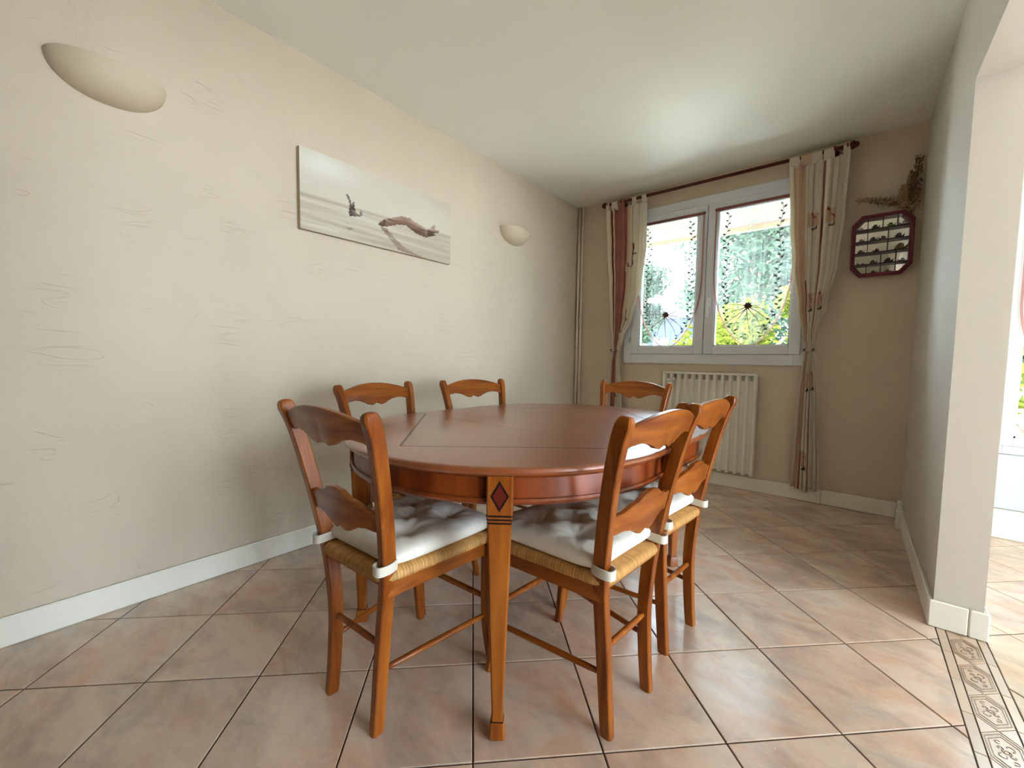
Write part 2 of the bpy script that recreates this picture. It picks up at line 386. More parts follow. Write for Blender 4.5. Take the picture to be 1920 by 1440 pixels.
for A in range(-22, 26):
    for B in range(-24, 26):
        c = G0 + EA*(A+.5) + EB*(B+.5)
        for (x0, x1, y0, y1) in ((LX-.01, .2915, RY, BY), (.4265, AX, RY, BY)):
            if c.x < x0-.3 or c.x > x1+.3 or c.y < y0-.3 or c.y > y1+.3: continue
            poly = [(c.x+p.x, c.y+p.y) for p in full_poly]; n0 = area(poly)
            q = clip(clip(clip(clip(poly, 0, x1, True), 0, x0, False), 1, y1, True), 1, y0, False)
            if len(q) < 3 or area(q) < .00006: continue
            if (x0 > 0 and (c.y < -.2 or c.x > 3.1)) or c.y < -1.0:
                far_tiles.prism(q, -.010, 0, .0018); continue
            z = random.uniform(-.0004, .0004)
            if area(q) > n0*.9999:
                if full_mesh is None:
                    o = MB().prism([(p.x, p.y) for p in full_poly], -.010, 0, .0018).build('tile', M['tile'], fl, auto=30); full_mesh = o.data
                else:
                    o = bpy.data.objects.new('tile', full_mesh); COL.objects.link(o); o.parent = fl
            else:
                o = MB().prism([(a-c.x, b-c.y) for a, b in q], -.010, 0, .0018).build('tile', M['tile'], fl, auto=30)
            o.location = (c.x, c.y, z); ntile += 1
o = far_tiles.build('tile_field', M['tile'], fl); o['kind'] = 'stuff'
# ---- decorative border under the opening
def border():
    pitch = .166; xs0, xs1, xm0, xm1, xt1 = .2945, .3185, .3215, .3985, .4235; g = .0012
    xc = (xm0+xm1)/2; hw = (xm1-xm0)/2
    hexm = stripm = trim = relm = frm = None
    for k in range(-1, 11):
        yc = 2.114 - k*pitch
        if yc - .09 < .1: break
        hexp = [(-hw, -(pitch/2-hw)+0), (0, -pitch/2+.001), (hw, -(pitch/2-hw)), (hw, pitch/2-hw), (0, pitch/2-.001), (-hw, pitch/2-hw)]
        if hexm is None:
            o = MB().prism(hexp, -.01, -.0006, .001).build('border_tile', M['border_tile'], fl, auto=30); hexm = o.data
            f = MB()
            for s0, s1 in ((.90, .84), (.74, .69)):
                a = [(x*s0, y*s0) for x, y in hexp]; b = [(x*s1, y*s1) for x, y in hexp]
                f.loft([[(x, y, -.001) for x, y in a], [(x*.995, y*.995, .0006) for x, y in a], [(x*1.005, y*1.005, .0006) for x, y in b], [(x, y, -.001) for x, y in b]], cap=False)
            fo = f.build('hexagon_moulding', M['border_relief'], o); frm = fo.data
            s = MB()
            for sg in (-1, 1):
                for (cx, cy, r0, a0, a1) in ((.008, .020, .011, -1.2, 3.6), (-.010, .030, .008, 1.0, 5.5), (.0, .0, .010, 2.0, 6.4), (-.011, .010, .007, 0, 4.4)):
                    pts = []
                    for t in range(14):
                        a = a0+(a1-a0)*t/13; rr = r0*(1-.6*t/13); pts.append((sg*(cx+rr*math.cos(a)), sg*(cy+rr*math.sin(a)), .0002))
                    s.tube(pts, [.0012*(1-.4*t/13) for t in range(14)], n=5)
            so = s.build('scroll_relief', M['border_relief'], o, smooth=True); relm = so.data
        else:
            o = bpy.data.objects.new('border_tile', hexm); COL.objects.link(o); o.parent = fl
            for nm, me in (('hexagon_moulding', frm), ('scroll_relief', relm)):
                c = bpy.data.objects.new(nm, me); COL.objects.link(c); c.parent = o
        o.location = (xc, yc, 0)
        yj = yc - pitch/2
        for sg in (-1, 1):
            tp = [(sg*hw, yj+hw-.002), (sg*.002, yj), (sg*hw, yj-hw+.002)]
            if sg > 0: tp = tp[::-1]
            # right triangle at each side between two hexagons
            q = [(xc+x, y) for x, y in tp]
            if area(q) < 0: q = q[::-1]
            MB().prism(q, -.01, -.0006, .001).build('border_tile', M['border_tile'], fl)
        for x0, x1 in ((xs0, xs1), (xm1+.003, xt1)):
            ys = yc - .049
            MB().prism([(x0, ys-pitch+g), (x1, ys-pitch+g), (x1, ys-g), (x0, ys-g)], -.01, -.0004, .001).build('border_tile', M['border_tile'], fl)
            if k == -1: MB().prism([(x0, ys+g), (x1, ys+g), (x1, ys+.1), (x0, ys+.1)], -.01, -.0004, .001).build('border_tile', M['border_tile'], fl)
border()

# ---- ceiling and walls
struct(MB().box(LX-.2, AX+.2, RY-.2, BY+.25, H, H+.15).build('ceiling', M['ceiling']), 'cream painted ceiling', 'ceiling')
struct(MB().box(LX-.2, LX, RY-.2, BY+.25, 0, H).build('wall_left', M['wall']), 'long beige wall with trowelled plaster relief', 'wall')
WX0, WX1, WZ0, WZ1 = -1.64, -.305, 1.02, 2.33       # opening of the dining window
VX0, VX1, VZ0, VZ1 = .66, 1.40, .52, 2.20           # opening in the adjoining room
w = MB(); t0, t1 = BY, BY+.25
w.box(LX, WX0, t0, t1, 0, H); w.box(WX0, WX1, t0, t1, 0, WZ0); w.box(WX0, WX1, t0, t1, WZ1, H)
w.box(WX1, VX0, t0, t1, 0, H); w.box(VX0, VX1, t0, t1, 0, VZ0); w.box(VX0, VX1, t0, t1, VZ1, H); w.box(VX1, AX, t0, t1, 0, H)
struct(w.build('wall_back', M['wall_smooth']), 'beige end wall with the curtained window', 'wall')
w = MB(); w.box(RX, RX2, PY, BY, 0, H); w.box(RX, RX2, .10, PY, LINT, H); w.box(RX, RX2, RY, .10, 0, H)
struct(w.build('wall_right', M['pier']), 'pale wall pier with lintel over the wide opening', 'wall')
PD0, PD1, PDZ = -.25, 2.40, 2.30                     # glazed doors of the adjoining room
w = MB(); w.box(AX, AX+.2, RY, PD0, 0, H); w.box(AX, AX+.2, PD1, BY+.25, 0, H); w.box(AX, AX+.2, PD0, PD1, PDZ, H)
struct(w.build('wall_far_right', M['pier']), 'white wall of the adjoining room', 'wall')
struct(MB().box(LX, AX, RY-.2, RY, 0, H).build('wall_rear', M['wall_smooth']), 'beige wall behind the camera', 'wall')
portal('window_portal', ((WX0+WX1)/2, BY+.27, (WZ0+WZ1)/2), (0, -1, 0), WX1-WX0, WZ1-WZ0)
portal('side_window_portal', ((VX0+VX1)/2, BY+.27, (VZ0+VZ1)/2), (0, -1, 0), VX1-VX0, VZ1-VZ0)
portal('patio_portal', (AX+.22, (PD0+PD1)/2, PDZ/2), (-1, 0, 0), PD1-PD0, PDZ)

# ---- baseboards
def skirting(mb, x0, x1, y0, y1, h=.105): mb.bbox(x0, x1, y0, y1, 0.0005, h, .004); return mb
struct(skirting(MB(), LX, LX+.014, RY, BY).build('baseboard_left', M['white_paint']), 'white baseboard along the left wall', 'baseboard')
bb = skirting(MB(), LX+.014, -.135, BY-.014, BY).build('baseboard_back', M['white_paint'])
struct(bb, 'white baseboard under the window wall', 'baseboard')
skirting(MB(), -.1335, .2630, BY-.014, BY).build('board', M['white_paint'], bb)
br = skirting(MB(), RX-.014, RX, PY+.012, 3.40).build('baseboard_right', M['white_paint'])
struct(br, 'white baseboard wrapping the wall pier', 'baseboard')
skirting(MB(), RX-.014, .376, PY-.014, PY).build('board', M['white_paint'], br)
skirting(MB(), .3775, RX2+.014, PY-.014, PY).build('board', M['white_paint'], br)
skirting(MB(), RX2, RX2+.014, PY, BY-.014).build('board', M['white_paint'], br)
MB().bbox(RX-.034, RX, 3.405, 3.50, .0005, .104, .005).build('end_block', M['white_paint'], br)
MB().bbox(RX-.028, RX-.002, 3.502, 3.56, .0005, .112, .004).build('end_block', M['white_paint'], br)
MB().bbox(RX-.020, RX, 3.562, 3.64, .0005, .128, .003).build('end_block', M['white_paint'], br)
struct(skirting(MB(), RX2+.014, AX, BY-.016, BY, .172).build('baseboard_side_room', M['white_paint']), 'tall white baseboard in the adjoining room', 'baseboard')

# ---- windows
def sash(parent, x0, x1, z0, z1, y0=3.622, y1=3.690, st=.072, zb=.066):
    s = MB()
    s.bbox(x0, x0+st, y0, y1, z0, z1, .004); s.bbox(x1-st, x1, y0, y1, z0, z1, .004)
    s.bbox(x0+st-.001, x1-st+.001, y0+.0005, y1, z0, z0+zb, .004); s.bbox(x0+st-.001, x1-st+.001, y0+.0005, y1, z1-zb, z1, .004)
    o = s.build('sash', M['pvc'], parent, auto=35)
    b = MB(); i = .010
    for (a0, a1, c0, c1) in ((x0+st, x0+st+i, z0+zb, z1-zb), (x1-st-i, x1-st, z0+zb, z1-zb), (x0+st, x1-st, z0+zb, z0+zb+i), (x0+st, x1-st, z1-zb-i, z1-zb)):
        b.box(a0, a1, y0+.012, y1-.012, c0, c1)
    b.build('glazing_bead', M['pvc'], o)
    MB().box(x0+st-.004, x1-st+.004, 3.656, 3.660, z0+zb-.004, z1-zb+.004).build('pane', M['glass'], o)
    return o
def window_frame(parent, x0, x1, z0, z1, w_=.085, wt=.075):
    f = MB(); y0, y1 = BY-.022, BY+.06
    f.bbox(x0, x0+w_, y0, y1, z0, z1, .004); f.bbox(x1-w_, x1, y0, y1, z0, z1, .004)
    f.bbox(x0+w_-.001, x1-w_+.001, y0+.0005, y1, z0, z0+wt, .004); f.bbox(x0+w_-.001, x1-w_+.001, y0+.0005, y1, z1-wt, z1, .004)
    return f.build('frame', M['pvc'], parent, auto=35)
win = thing('window_1', 'white two-leaf window with sheer curtains in the end wall', 'window', (0, 0, 0)); win['kind'] = 'structure'
window_frame(win, -1.668, -.268, .985, 2.352, .0765, .0835)
s1 = sash(win, -1.592, -.9700, 1.068, 2.280); s2 = sash(win, -.9655, -.302, 1.068, 2.280)
MB().box(-.9705, -.965, 3.640, 3.68, 1.069, 2.279).build('sash_gap_shade', M['dark'], win)  # dark strip standing for the shade in the gap between the sashes
def handle(parent, x, z, y=3.622):
    h = thing  # handle rosette and lever
    m = MB(); m.bbox(x-.015, x+.015, y-.008, y, z+.010, z+.085, .003)
    m.tube([(x, y-.006, z+.05), (x, y-.040, z+.05), (x, y-.046, z+.040), (x, y-.046, z-.06), (x, y-.042, z-.075)], [.008, .008, .0095, .009, .007], 10)
    return m.build('handle', M['handle'], parent, auto=40)
handle(s2, -.934, 1.44)
for z in (1.19, 1.24):
    MB().lathe([(0, .007), (.035, .007)], (-.292, 3.622, z), (0, 0, 1), 10).build('hinge', M['chrome'], win, auto=40)
MB().lathe([(0, .007), (.05, .007)], (-1.602, 3.622, 1.17), (0, 0, 1), 10).build('hinge', M['chrome'], win, auto=40)
# outside: roller shutter partly lowered
MB().bbox(WX0+.01, WX1-.01, BY+.150, BY+.162, 2.110, 2.318, .002).build('shutter_slat', M['white_paint'], win)
MB().box(WX0+.01, WX1-.01, BY+.152, BY+.160, 2.100, 2.1095).build('shutter_seal', M['ribbon'], win)
MB().bbox(WX0+.01, WX1-.01, BY+.146, BY+.166, 2.058, 2.099, .004).build('shutter_bottom_bar', simple('cream_bar', srgb(236, 214, 170), .5), win)
sl = MB(); sl.bbox(WX0-.02, WX1+.02, BY+.06, BY+.30, WZ0-.03, WZ0, .004); sl.build('outer_sill', M['white_paint'], win)

win2 = thing('window_2', 'tall white window seen past the pier in the adjoining room', 'window'); win2['kind'] = 'structure'
window_frame(win2, .630, 1.43, .500, 2.230, .055, .05)
MB().bbox(.640, 1.42, BY-.012, BY, .176, .498, .004).build('lower_panel', M['panel'], win2)
sash(win2, .672, 1.388, .548, 2.185, st=.05, zb=.05)
win3 = thing('window_3', 'glazed patio doors on the far side of the adjoining room', 'window'); win3['kind'] = 'structure'
f = MB()
for y in np.linspace(PD0, PD1, 5):
    f.box(AX+.06, AX+.12, max(y-.035, PD0), min(y+.035, PD1), 0.001, PDZ)
f.box(AX+.06, AX+.12, PD0, PD1, .0012, .06); f.box(AX+.06, AX+.12, PD0, PD1, PDZ-.06, PDZ)
f.build('frame', M['pvc'], win3)

# ================================================================== DINING TABLE
TC = (-1.022, 1.424); TRZ = R(-2.0); TR = .60; TL = .20; TZ = .74
tab = thing('dining_table', 'glossy reddish-brown oval extending dining table with diamond-inlaid legs', 'table', (TC[0], TC[1], 0), TRZ)
def arc(r, a0, a1, n, cy=0.0): return [(r*math.cos(a0+(a1-a0)*i/n), cy+r*math.sin(a0+(a1-a0)*i/n)) for i in range(n+1)]
def rim_piece(name, poly_at, mat_):
    # poly_at(off) -> outline inset by off; rounded moulded edge
    prof = [(.716, .016), (.718, .008), (.722, .004), (.728, .0), (.733, .0), (.7355, .0012), (.7375, .0032), (.7390, .006), (.7397, .0085), (.740, .011)]
    m = MB(); m.loft([[(x, y, z) for x, y in poly_at(o)] for z, o in prof]); return m.build(name, mat_, tab, auto=9)
for sg in (-1, 1):
    def half(off, sg=sg):
        a = arc(TR-off, 0, PI, 64); return [(x*sg, (y+TL+.0006)*sg) for x, y in a]
    rim_piece('tabletop_half', half, M['top_y'])
def leaf(off):
    return [(-TR+off, -TL+.0006), (TR-off, -TL+.0006), (TR-off, TL-.0006), (-TR+off, TL-.0006)]
rim_piece('tabletop_leaf', leaf, M['top_x'])
def strip(pts, wd, z0, z1, name, mat_):
    (x0, y0), (x1, y1) = pts; d = Vector((x1-x0, y1-y0)).normalized(); n = Vector((-d.y, d.x))*wd/2
    q = [(x0-n.x, y0-n.y), (x1-n.x, y1-n.y), (x1+n.x, y1+n.y), (x0+n.x, y0+n.y)]
    if area(q) < 0: q = q[::-1]
    return MB().prism(q, z0, z1).build(name, mat_, tab)
for sg in (-1, 1):
    ap = (0, sg*.69)
    for sx in (-1, 1):
        strip([ap, (sx*.535, sg*.200)], .0075, .738, .74012, 'inlay_line', M['inlay'])
    strip([(-.597, sg*.2000), (.597, sg*.2000)], .0022, .738, .74010, 'joint_line', M['inlay'])
def stadium(r, n=48):
    return [(x, y+TL) for x, y in arc(r, 0, PI, n)] + [(-x, -y-TL) for x, y in arc(r, 0, PI, n)]
# apron as a hollow ring with a bead along the bottom
def ring_loft(prof):
    m = MB(); m.loft([[(x, y, z) for x, y in stadium(r)] for r, z in prof], cap=False); return m
ap = [(.552, .7165), (.566, .7165), (.566, .652), (.552, .652)]
ring_loft(ap+[ap[0]]).build('apron', M['apron'], tab, auto=40)
bd = [(.555, .653), (.574, .652), (.577, .646), (.575, .640), (.570, .636), (.555, .636)]
ring_loft(bd+[bd[0]]).build('apron_bead', M['apron'], tab, auto=40)
tb = [(.560, .7162), (.578, .7158), (.574, .709), (.566, .705), (.560, .705)]
ring_loft(tb+[tb[0]]).build('upper_bead', M['apron'], tab, auto=40)
def sq(hx, hy, z, b=.004, ox=0, oy=0):
    return [(ox-hx+b,oy-hy,z),(ox+hx-b,oy-hy,z),(ox+hx,oy-hy+b,z),(ox+hx,oy+hy-b,z),(ox+hx-b,oy+hy,z),(ox-hx+b,oy+hy,z),(ox-hx,oy+hy-b,z),(ox-hx,oy-hy+b,z)]
def table_leg(lx, ly):
    ang = math.atan2(ly-math.copysign(TL, ly), lx)
    mtx = Matrix.Translation((lx, ly, 0)) @ Matrix.Rotation(ang+PI/2, 4, 'Z')   # local -y looks outward
    def put(mb): mb.v = [tuple(mtx @ Vector(v)) for v in mb.v]; return mb
    w0, w1 = .0335, .0152
    m = MB(); m.loft([sq(.0150, .0150, .046, .003), sq(.0150, .0150, .060, .003), sq(w1, w1, .070), sq(.0315, .0315, .600), sq(.0325, .0325, .604), sq(w0, w0, .607), sq(w0, w0, .7155)])
    leg = put(m).build('leg', M['wood_z'], tab, auto=35)
    m = MB(); m.loft([sq(.0175, .0175, .0005, .004), sq(.0215, .0215, .005, .004), sq(.0215, .0215, .018, .005), sq(.0175, .0175, .046, .003), sq(.0165, .0165, .049, .003)])
    put(m).build('foot', M['wood_z'], leg, auto=35)
    m = MB(); m.loft([sq(.0166, .0166, .0455, .002), sq(.0166, .0166, .0505, .002)]); put(m).build('dark_band', M['ebony'], leg)
    for z in (.594, .6035, .613):
        m = MB(); k = interp(z, [.07, .6, .607, .7], [w1, .0315, w0, w0])
        m.loft([sq(k+.0006, k+.0006, z-.0024), sq(k+.0006, k+.0006, z+.0024)]); put(m).build('dark_band', M['ebony'], leg)
    def dia(hw, hh, y, name, mt, zc=.664):
        m = MB(); p = [(0, zc-hh), (hw, zc), (0, zc+hh), (-hw, zc)]
        m.loft([[(x, -w0+.001, z) for x, z in p], [(x, -w0-y, z) for x, z in p]]); return put(m).build(name, mt, leg)
    dia(.0235, .040, .0006, 'diamond_border', M['ebony']); dia(.0175, .030, .0010, 'diamond_inlay', M['red_inlay'])
for sx in (-1, 1):
    for sy in (-1, 1): table_leg(sx*.358, sy*.625)

# ================================================================== CHAIRS
POST = [(.112, .000, .0), (.112, .010, .12), (.118, .018, .27), (.142, .014, .43), (.163, -.004, .56), (.184, -.030, .70), (.199, -.056, .81), (.206, -.074, .860)]
def post_at(z):
    zs = [p[2] for p in POST]; return interp(z, zs, [p[0] for p in POST]), interp(z, zs, [p[1] for p in POST])
def rr(cx, cy, z, hx, hy, b=.005, tilt=0.0):
    pts = [(-hx+b,-hy),(hx-b,-hy),(hx,-hy+b),(hx,hy-b),(hx-b,hy),(-hx+b,hy),(-hx,hy-b),(-hx,-hy+b)]
    return [(cx+x, cy+y, z+tilt*y) for x, y in pts]
def chair_parts(t):
    for sx in (-1, 1):
        path = catmull(POST, 6); rings = []
        for i, (x, y, z) in enumerate(path):
            k = i/(len(path)-1); hx = .0125+.0015*k; hy = interp(k, [0, .45, .75, 1], [.0165, .020, .0185, .020])
            rings.append(rr(sx*x, y, z, hx, hy, .0028, .25 if z > .3 else 0))
        x, y, z = path[-1]
        for dz, s, dy in ((.010, .97, -.003), (.017, .86, -.005), (.022, .62, -.006), (.024, .3, -.006)):
            rings.append(rr(sx*x, y+dy, z+dz, .014*s, .020*s, .005*s, .25*s))
        rings[0] = rr(sx*.112, 0, .0008, .0125, .0165, .005)
        MB().loft(rings).build('back_post', M['wood_z'], t, auto=32)
    # shaped back rails, dished backwards
    def rail(name, lo, hi, zref, n=44, th=.0095, dish=.020):
        xe, ye = post_at(zref); rings = []; slope = (post_at(zref+.05)[1]-post_at(zref-.05)[1])/.1
        for i in range(n+1):
            u = -1+2*i/n; x = u*(xe-.006); y = ye-.002-dish*(1-u*u)
            z0, z1 = lo(abs(u)), hi(abs(u)); b = .003
            # lean with the posts
            def yy(z): return y + slope*(z-zref)
            rings.append([(x, yy(z0)-th+b, z0), (x, yy(z0)-th, z0+b), (x, yy(z1)-th, z1-b), (x, yy(z1)-th+b, z1), (x, yy(z1)+th-b, z1), (x, yy(z1)+th, z1-b), (x, yy(z0)+th, z0+b), (x, yy(z0)+th-b, z0)])
        return MB().loft(rings).build(name, M['wood_x'], t, auto=32)
    U = [0, .06, .14, .24, .36, .5, .66, .82, 1.0]
    rail('top_rail', lambda u: smooth_interp(u, U, [.7930, .7860, .7805, .7850, .7960, .8050, .8090, .8060, .7960]),
         lambda u: .884-.036*u**2.0, .82)
    rail('middle_rail', lambda u: smooth_interp(u, U, [.5540, .547, .5415, .546, .557, .566, .570, .567, .560]),
         lambda u: smooth_interp(u, [0, .15, .45, .8, 1.0], [.664, .661, .640, .622, .621]), .60)
    # front legs, sabre curved
    FL = [(.180, .398, .0005), (.175, .386, .07), (.173, .376, .16), (.177, .370, .28), (.182, .370, .432)]
    for sx in (-1, 1):
        rings = [rr(sx*x, y, z, interp(z, [0, .43], [.0125, .0165]), interp(z, [0, .43], [.0125, .0165]), .005) for x, y, z in catmull(FL, 6)]
        MB().loft(rings).build('front_leg', M['wood_z'], t, auto=32)
    # seat rails
    for sx in (-1, 1):
        m = MB(); a = (sx*.140, .012); b = (sx*.182, .366); rings = []
        for k in (0, 1):
            x, y = (a, b)[k]; rings.append([(x-.009, y, .382), (x+.009, y, .382), (x+.009, y, .4205), (x-.009, y, .4205)])
        m.loft(rings).build('seat_rail', M['wood_y'], t)
    MB().bbox(-.170, .170, .361, .379, .385, .4205, .003).build('seat_rail', M['wood_x'], t, auto=40)
    MB().bbox(-.132, .132, .004, .022, .408, .4205, .003).build('seat_rail', M['wood_x'], t, auto=40)
    # stretchers: round rods
    def rod(a, b, r=.0085):
        a, b = Vector(a), Vector(b)
        MB().tube([a, a.lerp(b, .12), a.lerp(b, .5), a.lerp(b, .88), b], [r*.8, r, r*1.08, r, r*.8], 10).build('stretcher', M['wood_y'], t, smooth=True)
    for sx in (-1, 1):
        rod((sx*.114, .016, .168), (sx*.173, .374, .168))
    rod((-.116, .017, .235), (.116, .017, .235))
    rod((-.174, .372, .228), (.174, .372, .228), .0095)
    # rush seat: four rolled edges with strands wound over them
    C = [(-.150, -.002), (.150, -.002), (.200, .392), (-.200, .392)]
    n_s = 84; prof_n = 9
    m = MB(); cols = []; ctr = Vector((0, .20))
    per = []
    for e in range(4):
        a, b = Vector(C[e]), Vector(C[(e+1) % 4])
        for k in range(n_s): per.append((a.lerp(b, k/n_s), e, k))
    nrm = [Vector(((Vector(C[(e+1) % 4])-Vector(C[e])).y, -(Vector(C[(e+1) % 4])-Vector(C[e])).x)).normalized() for e in range(4)]
    rings = []
    top = .4565; r_ = .019
    profs = [(-.060, top-.002-.034), (-.012, top-.036), (.006, top-.030), (.011, top-.019), (.007, top-.007), (-.004, top-.0005), (-.03, top+.001), (-.10, top)]
    rng = random.Random(3)
    for (p, e, k) in per:
        f_ = min(k, n_s-k)/n_s; notch = min(1.0, f_/.09)
        rip = (.0011 if k % 2 else -.0011) + rng.uniform(-.0006, .0006)
        d = nrm[e]; ring = []
        for j, (o_, z) in enumerate(profs):
            oo = (o_-.010*(1-notch)) + (rip if 1 < j < 7 else 0)
            q = p + d*oo
            if o_ < -.02:   # inwards along the line to the centre so corners do not cross
                q = p.lerp(ctr, min(.95, -o_/.20))
            ring.append((q.x, q.y, z-(.004*(1-notch) if j > 2 else 0)))
        rings.append(ring)
        base = np.array(srgb(206, 152, 84)[:3]) * (1+rng.uniform(-.22, .12)) * (.72 if k % 2 else 1.05)
        cols += [base]*len(profs)
    rings.append(rings[0]); cols += cols[:len(profs)]
    m.loft(rings, cap=False, closed=False)
    i0 = len(m.v); m.v.append((0, .2, top)); cols.append(cols[0]); npf = len(profs)
    for k in range(len(rings)-1): m.f.append((k*npf+npf-1, (k+1)*npf+npf-1, i0))
    o = m.build('rush_seat', M['rush'], t, smooth=True); colors(o, cols)
    # corner blocks of the frame showing beside the rush
    return t
chair0 = thing('dining_chair', 'x', 'chair')
chair_parts(chair0)

def cushion_parts(t):
    # square pad, waisted to the seat, with tufts and soft folds
    hw_b, hw_f, y0, y1 = .166, .203, .010, .402
    tufts = [(-.42, -.38), (.42, -.38), (-.42, .42), (.42, .42), (0, .02)]
    rng = random.Random(11)
    N = 60
    def pos(a, b, top):
        # a,b in -1..1
        ca = math.copysign(abs(a)**1.0, a); y = (y0+y1)/2+b*(y1-y0)/2
        hw = hw_b+(hw_f-hw_b)*(b+1)/2
        # rounded corners and bowed-in sides
        k = 1-.035*(1-a*a)*abs(b)**6; k2 = 1-.03*(1-b*b)*abs(a)**6
        x = a*hw*k2*(1-.05*(abs(a)*abs(b))**6); y = (y0+y1)/2+(y-(y0+y1)/2)*k*(1-.05*(abs(a)*abs(b))**6)
        e = (max(0.0, 1-abs(a)**4)*max(0.0, 1-abs(b)**4))**.42
        z = .480
        if top:
            hgt = .038*e+.006*(1-a*a)*(1-b*b); dim = 0; cr_ = 0
            for (ta, tb_) in tufts:
                d = math.hypot(a-ta, b-tb_); ang = math.atan2(b-tb_, a-ta)
                dim = max(dim, .032*math.exp(-(d/.13)**1.3) + .012*math.exp(-(d/.34)**2))
                cr_ += .0052*math.exp(-(d/.30)**2)*math.sin(ang*8+ta*9+tb_*5)*min(1, d/.08)
            nn = mnoise.noise(Vector((a*2.3, b*2.3, 3.1)))*.004 + mnoise.noise(Vector((a*6, b*6, 1.1)))*.0022
            edge_w = .0018*math.sin((a-b)*34)*(max(abs(a), abs(b))**6)*e
            return (x, y, z+max(-.004, hgt-dim*min(1, e*1.2)+(nn+cr_)*e)+edge_w)
        return (x, y, z-min(.0215, .034*e))
    m = MB()
    def w_(s): return math.sin((s*2-1)*PI/2)     # denser near the edge
    m.grid(lambda u, v: pos(w_(u), w_(v), True), N, N)
    m.grid(lambda u, v: pos(w_(u), w_(v), False), N, N)
    o = m.build('pad', M['cushion'], t, smooth=True, fix=False)
    bm = bmesh.new(); bm.from_mesh(o.data); bmesh.ops.remove_doubles(bm, verts=bm.verts, dist=.0006); bmesh.ops.recalc_face_normals(bm, faces=bm.faces); bm.to_mesh(o.data); bm.free()
    for (ta, tb_) in tufts:
        q = pos(ta, tb_, True)
        MB().lathe([(-.003, .0005), (-.001, .005), (.0015, .0055), (.003, .003), (.0035, .0005)], q, (0, 0, 1), 10).build('tuft_button', M['cushion'], t, smooth=True)
    # loops round the back posts
    for sx in (-1, 1):
        zc = .474; px, py = post_at(zc); rings = []
        path = [(sx*(px-.030), .030), (sx*(px-.018), .014)]
        for a in np.linspace(PI*.95, -PI*.30, 15):
            pass
        pts = [(px-.020, .040), (px-.0165, .018), (px-.016, -.012), (px-.012, -.024), (px, -.028), (px+.012, -.025), (px+.018, -.012), (px+.019, .010), (px+.010, .032), (px-.012, .044)]
        pts = [(p[0], p[1]) for p in catmull([(a, b, 0) for a, b in pts], 4)]
        n = len(pts); rings = []
        for i, (x, y) in enumerate(pts):
            tx, ty = np.array(pts[min(i+1, n-1)])-np.array(pts[max(i-1, 0)]); L_ = math.hypot(tx, ty); nx, ny = ty/L_, -tx/L_
            h = .0125; zz = zc-.004*math.sin(i/n*PI)+ .25*(y-py)*0
            th = .0018
            rings.append([(sx*(x-nx*th), y-ny*th, zz-h), (sx*(x+nx*th), y+ny*th, zz-h), (sx*(x+nx*th), y+ny*th, zz+h), (sx*(x-nx*th), y-ny*th, zz+h)])
        MB().loft(rings).build('tie_strap', M['strap'], t, auto=40)
    return t
cush0 = thing('seat_cushion', 'x', 'cushion')
cushion_parts(cush0)

CHAIRS = [  # x, y, facing rotation (local +y is forward), chair label, cushion label
    ((-1.048, .576), 2.5, 'cherry-wood rush-seat chair at the near end of the table, back towards the camera', 'cream tufted cushion on the chair at the near end of the table'),
    ((-.450, 1.089), 85, 'cherry-wood rush-seat chair on the right side, nearest to the diamond-inlaid table leg', 'cream tufted cushion on the nearer chair of the right side'),
    ((-.445, 1.506), 84, 'cherry-wood rush-seat chair on the right side, in front of the radiator', 'cream tufted cushion on the farther chair of the right side'),
    ((-1.675, 1.105), -82, 'cherry-wood chair on the left side under the left end of the canvas print', 'cream tufted cushion on the left side chair under the canvas print'),
    ((-1.640, 1.700), -100, 'cherry-wood chair on the left side, second from the camera, by the plaster wall', 'cream tufted cushion on the farther chair of the left side'),
    ((-1.015, 2.315), 180, 'cherry-wood chair at the far end of the table, beside the left curtain', 'cream tufted cushion on the chair at the far end of the table'),
]
for i, ((x, y), a, lab, clab) in enumerate(CHAIRS):
    c = chair0 if i == 0 else copy_tree(chair0)
    c.location = (x, y, 0); c.rotation_euler = (0, 0, R(a)); tag(c, lab, 'chair', 'cherry-wood chairs around the table')
for i, ((x, y), a, lab, clab) in enumerate(CHAIRS):
    c = cush0 if i == 0 else copy_tree(cush0)
    c.location = (x, y, 0); c.rotation_euler = (0, 0, R(a)); tag(c, clab, 'cushion', 'cream cushions on the chairs')

# ================================================================== WALL LAMPS
def sconce(yc, label):
    t = thing('wall_sconce', label, 'lamp', (LX, yc, 1.93), 0, 'half-bowl plaster wall lamps')
    a, b, c = .165, .115, .118; ns, nf = 40, 20
    def shell(k):
        return lambda u, v: ((b-k)*math.sin(v*PI/2)**.9*math.sin(u*PI)+.0008, -(a-k)*math.sin(v*PI/2)**.9*math.cos(u*PI), c-(c-k)*math.cos(v*PI/2)+.0)
    m = MB(); m.grid(shell(0), ns, nf); m.grid(shell(.006), ns, nf)
    n = ns+1; o0 = nf*n; o1 = n*(nf+1)+nf*n
    for i in range(ns): m.f.append((o0+i, o0+i+1, o1+i+1, o1+i))
    m.build('shade', M['sconce'], t, auto=60)
    MB().bbox(.0006, .006, -.05, .05, .03, .10, .002).build('wall_plate', M['white_paint'], t)
    MB().lathe([(0, .014), (.04, .014), (.042, .010)], (.055, 0, .025), (0, 0, 1), 12).build('lamp_holder', M['white_paint'], t, auto=40)
sconce(.262, 'cream half-bowl wall lamp on the left wall, nearest to the camera')
sconce(2.625, 'cream half-bowl wall lamp between the canvas print and the corner pipes')

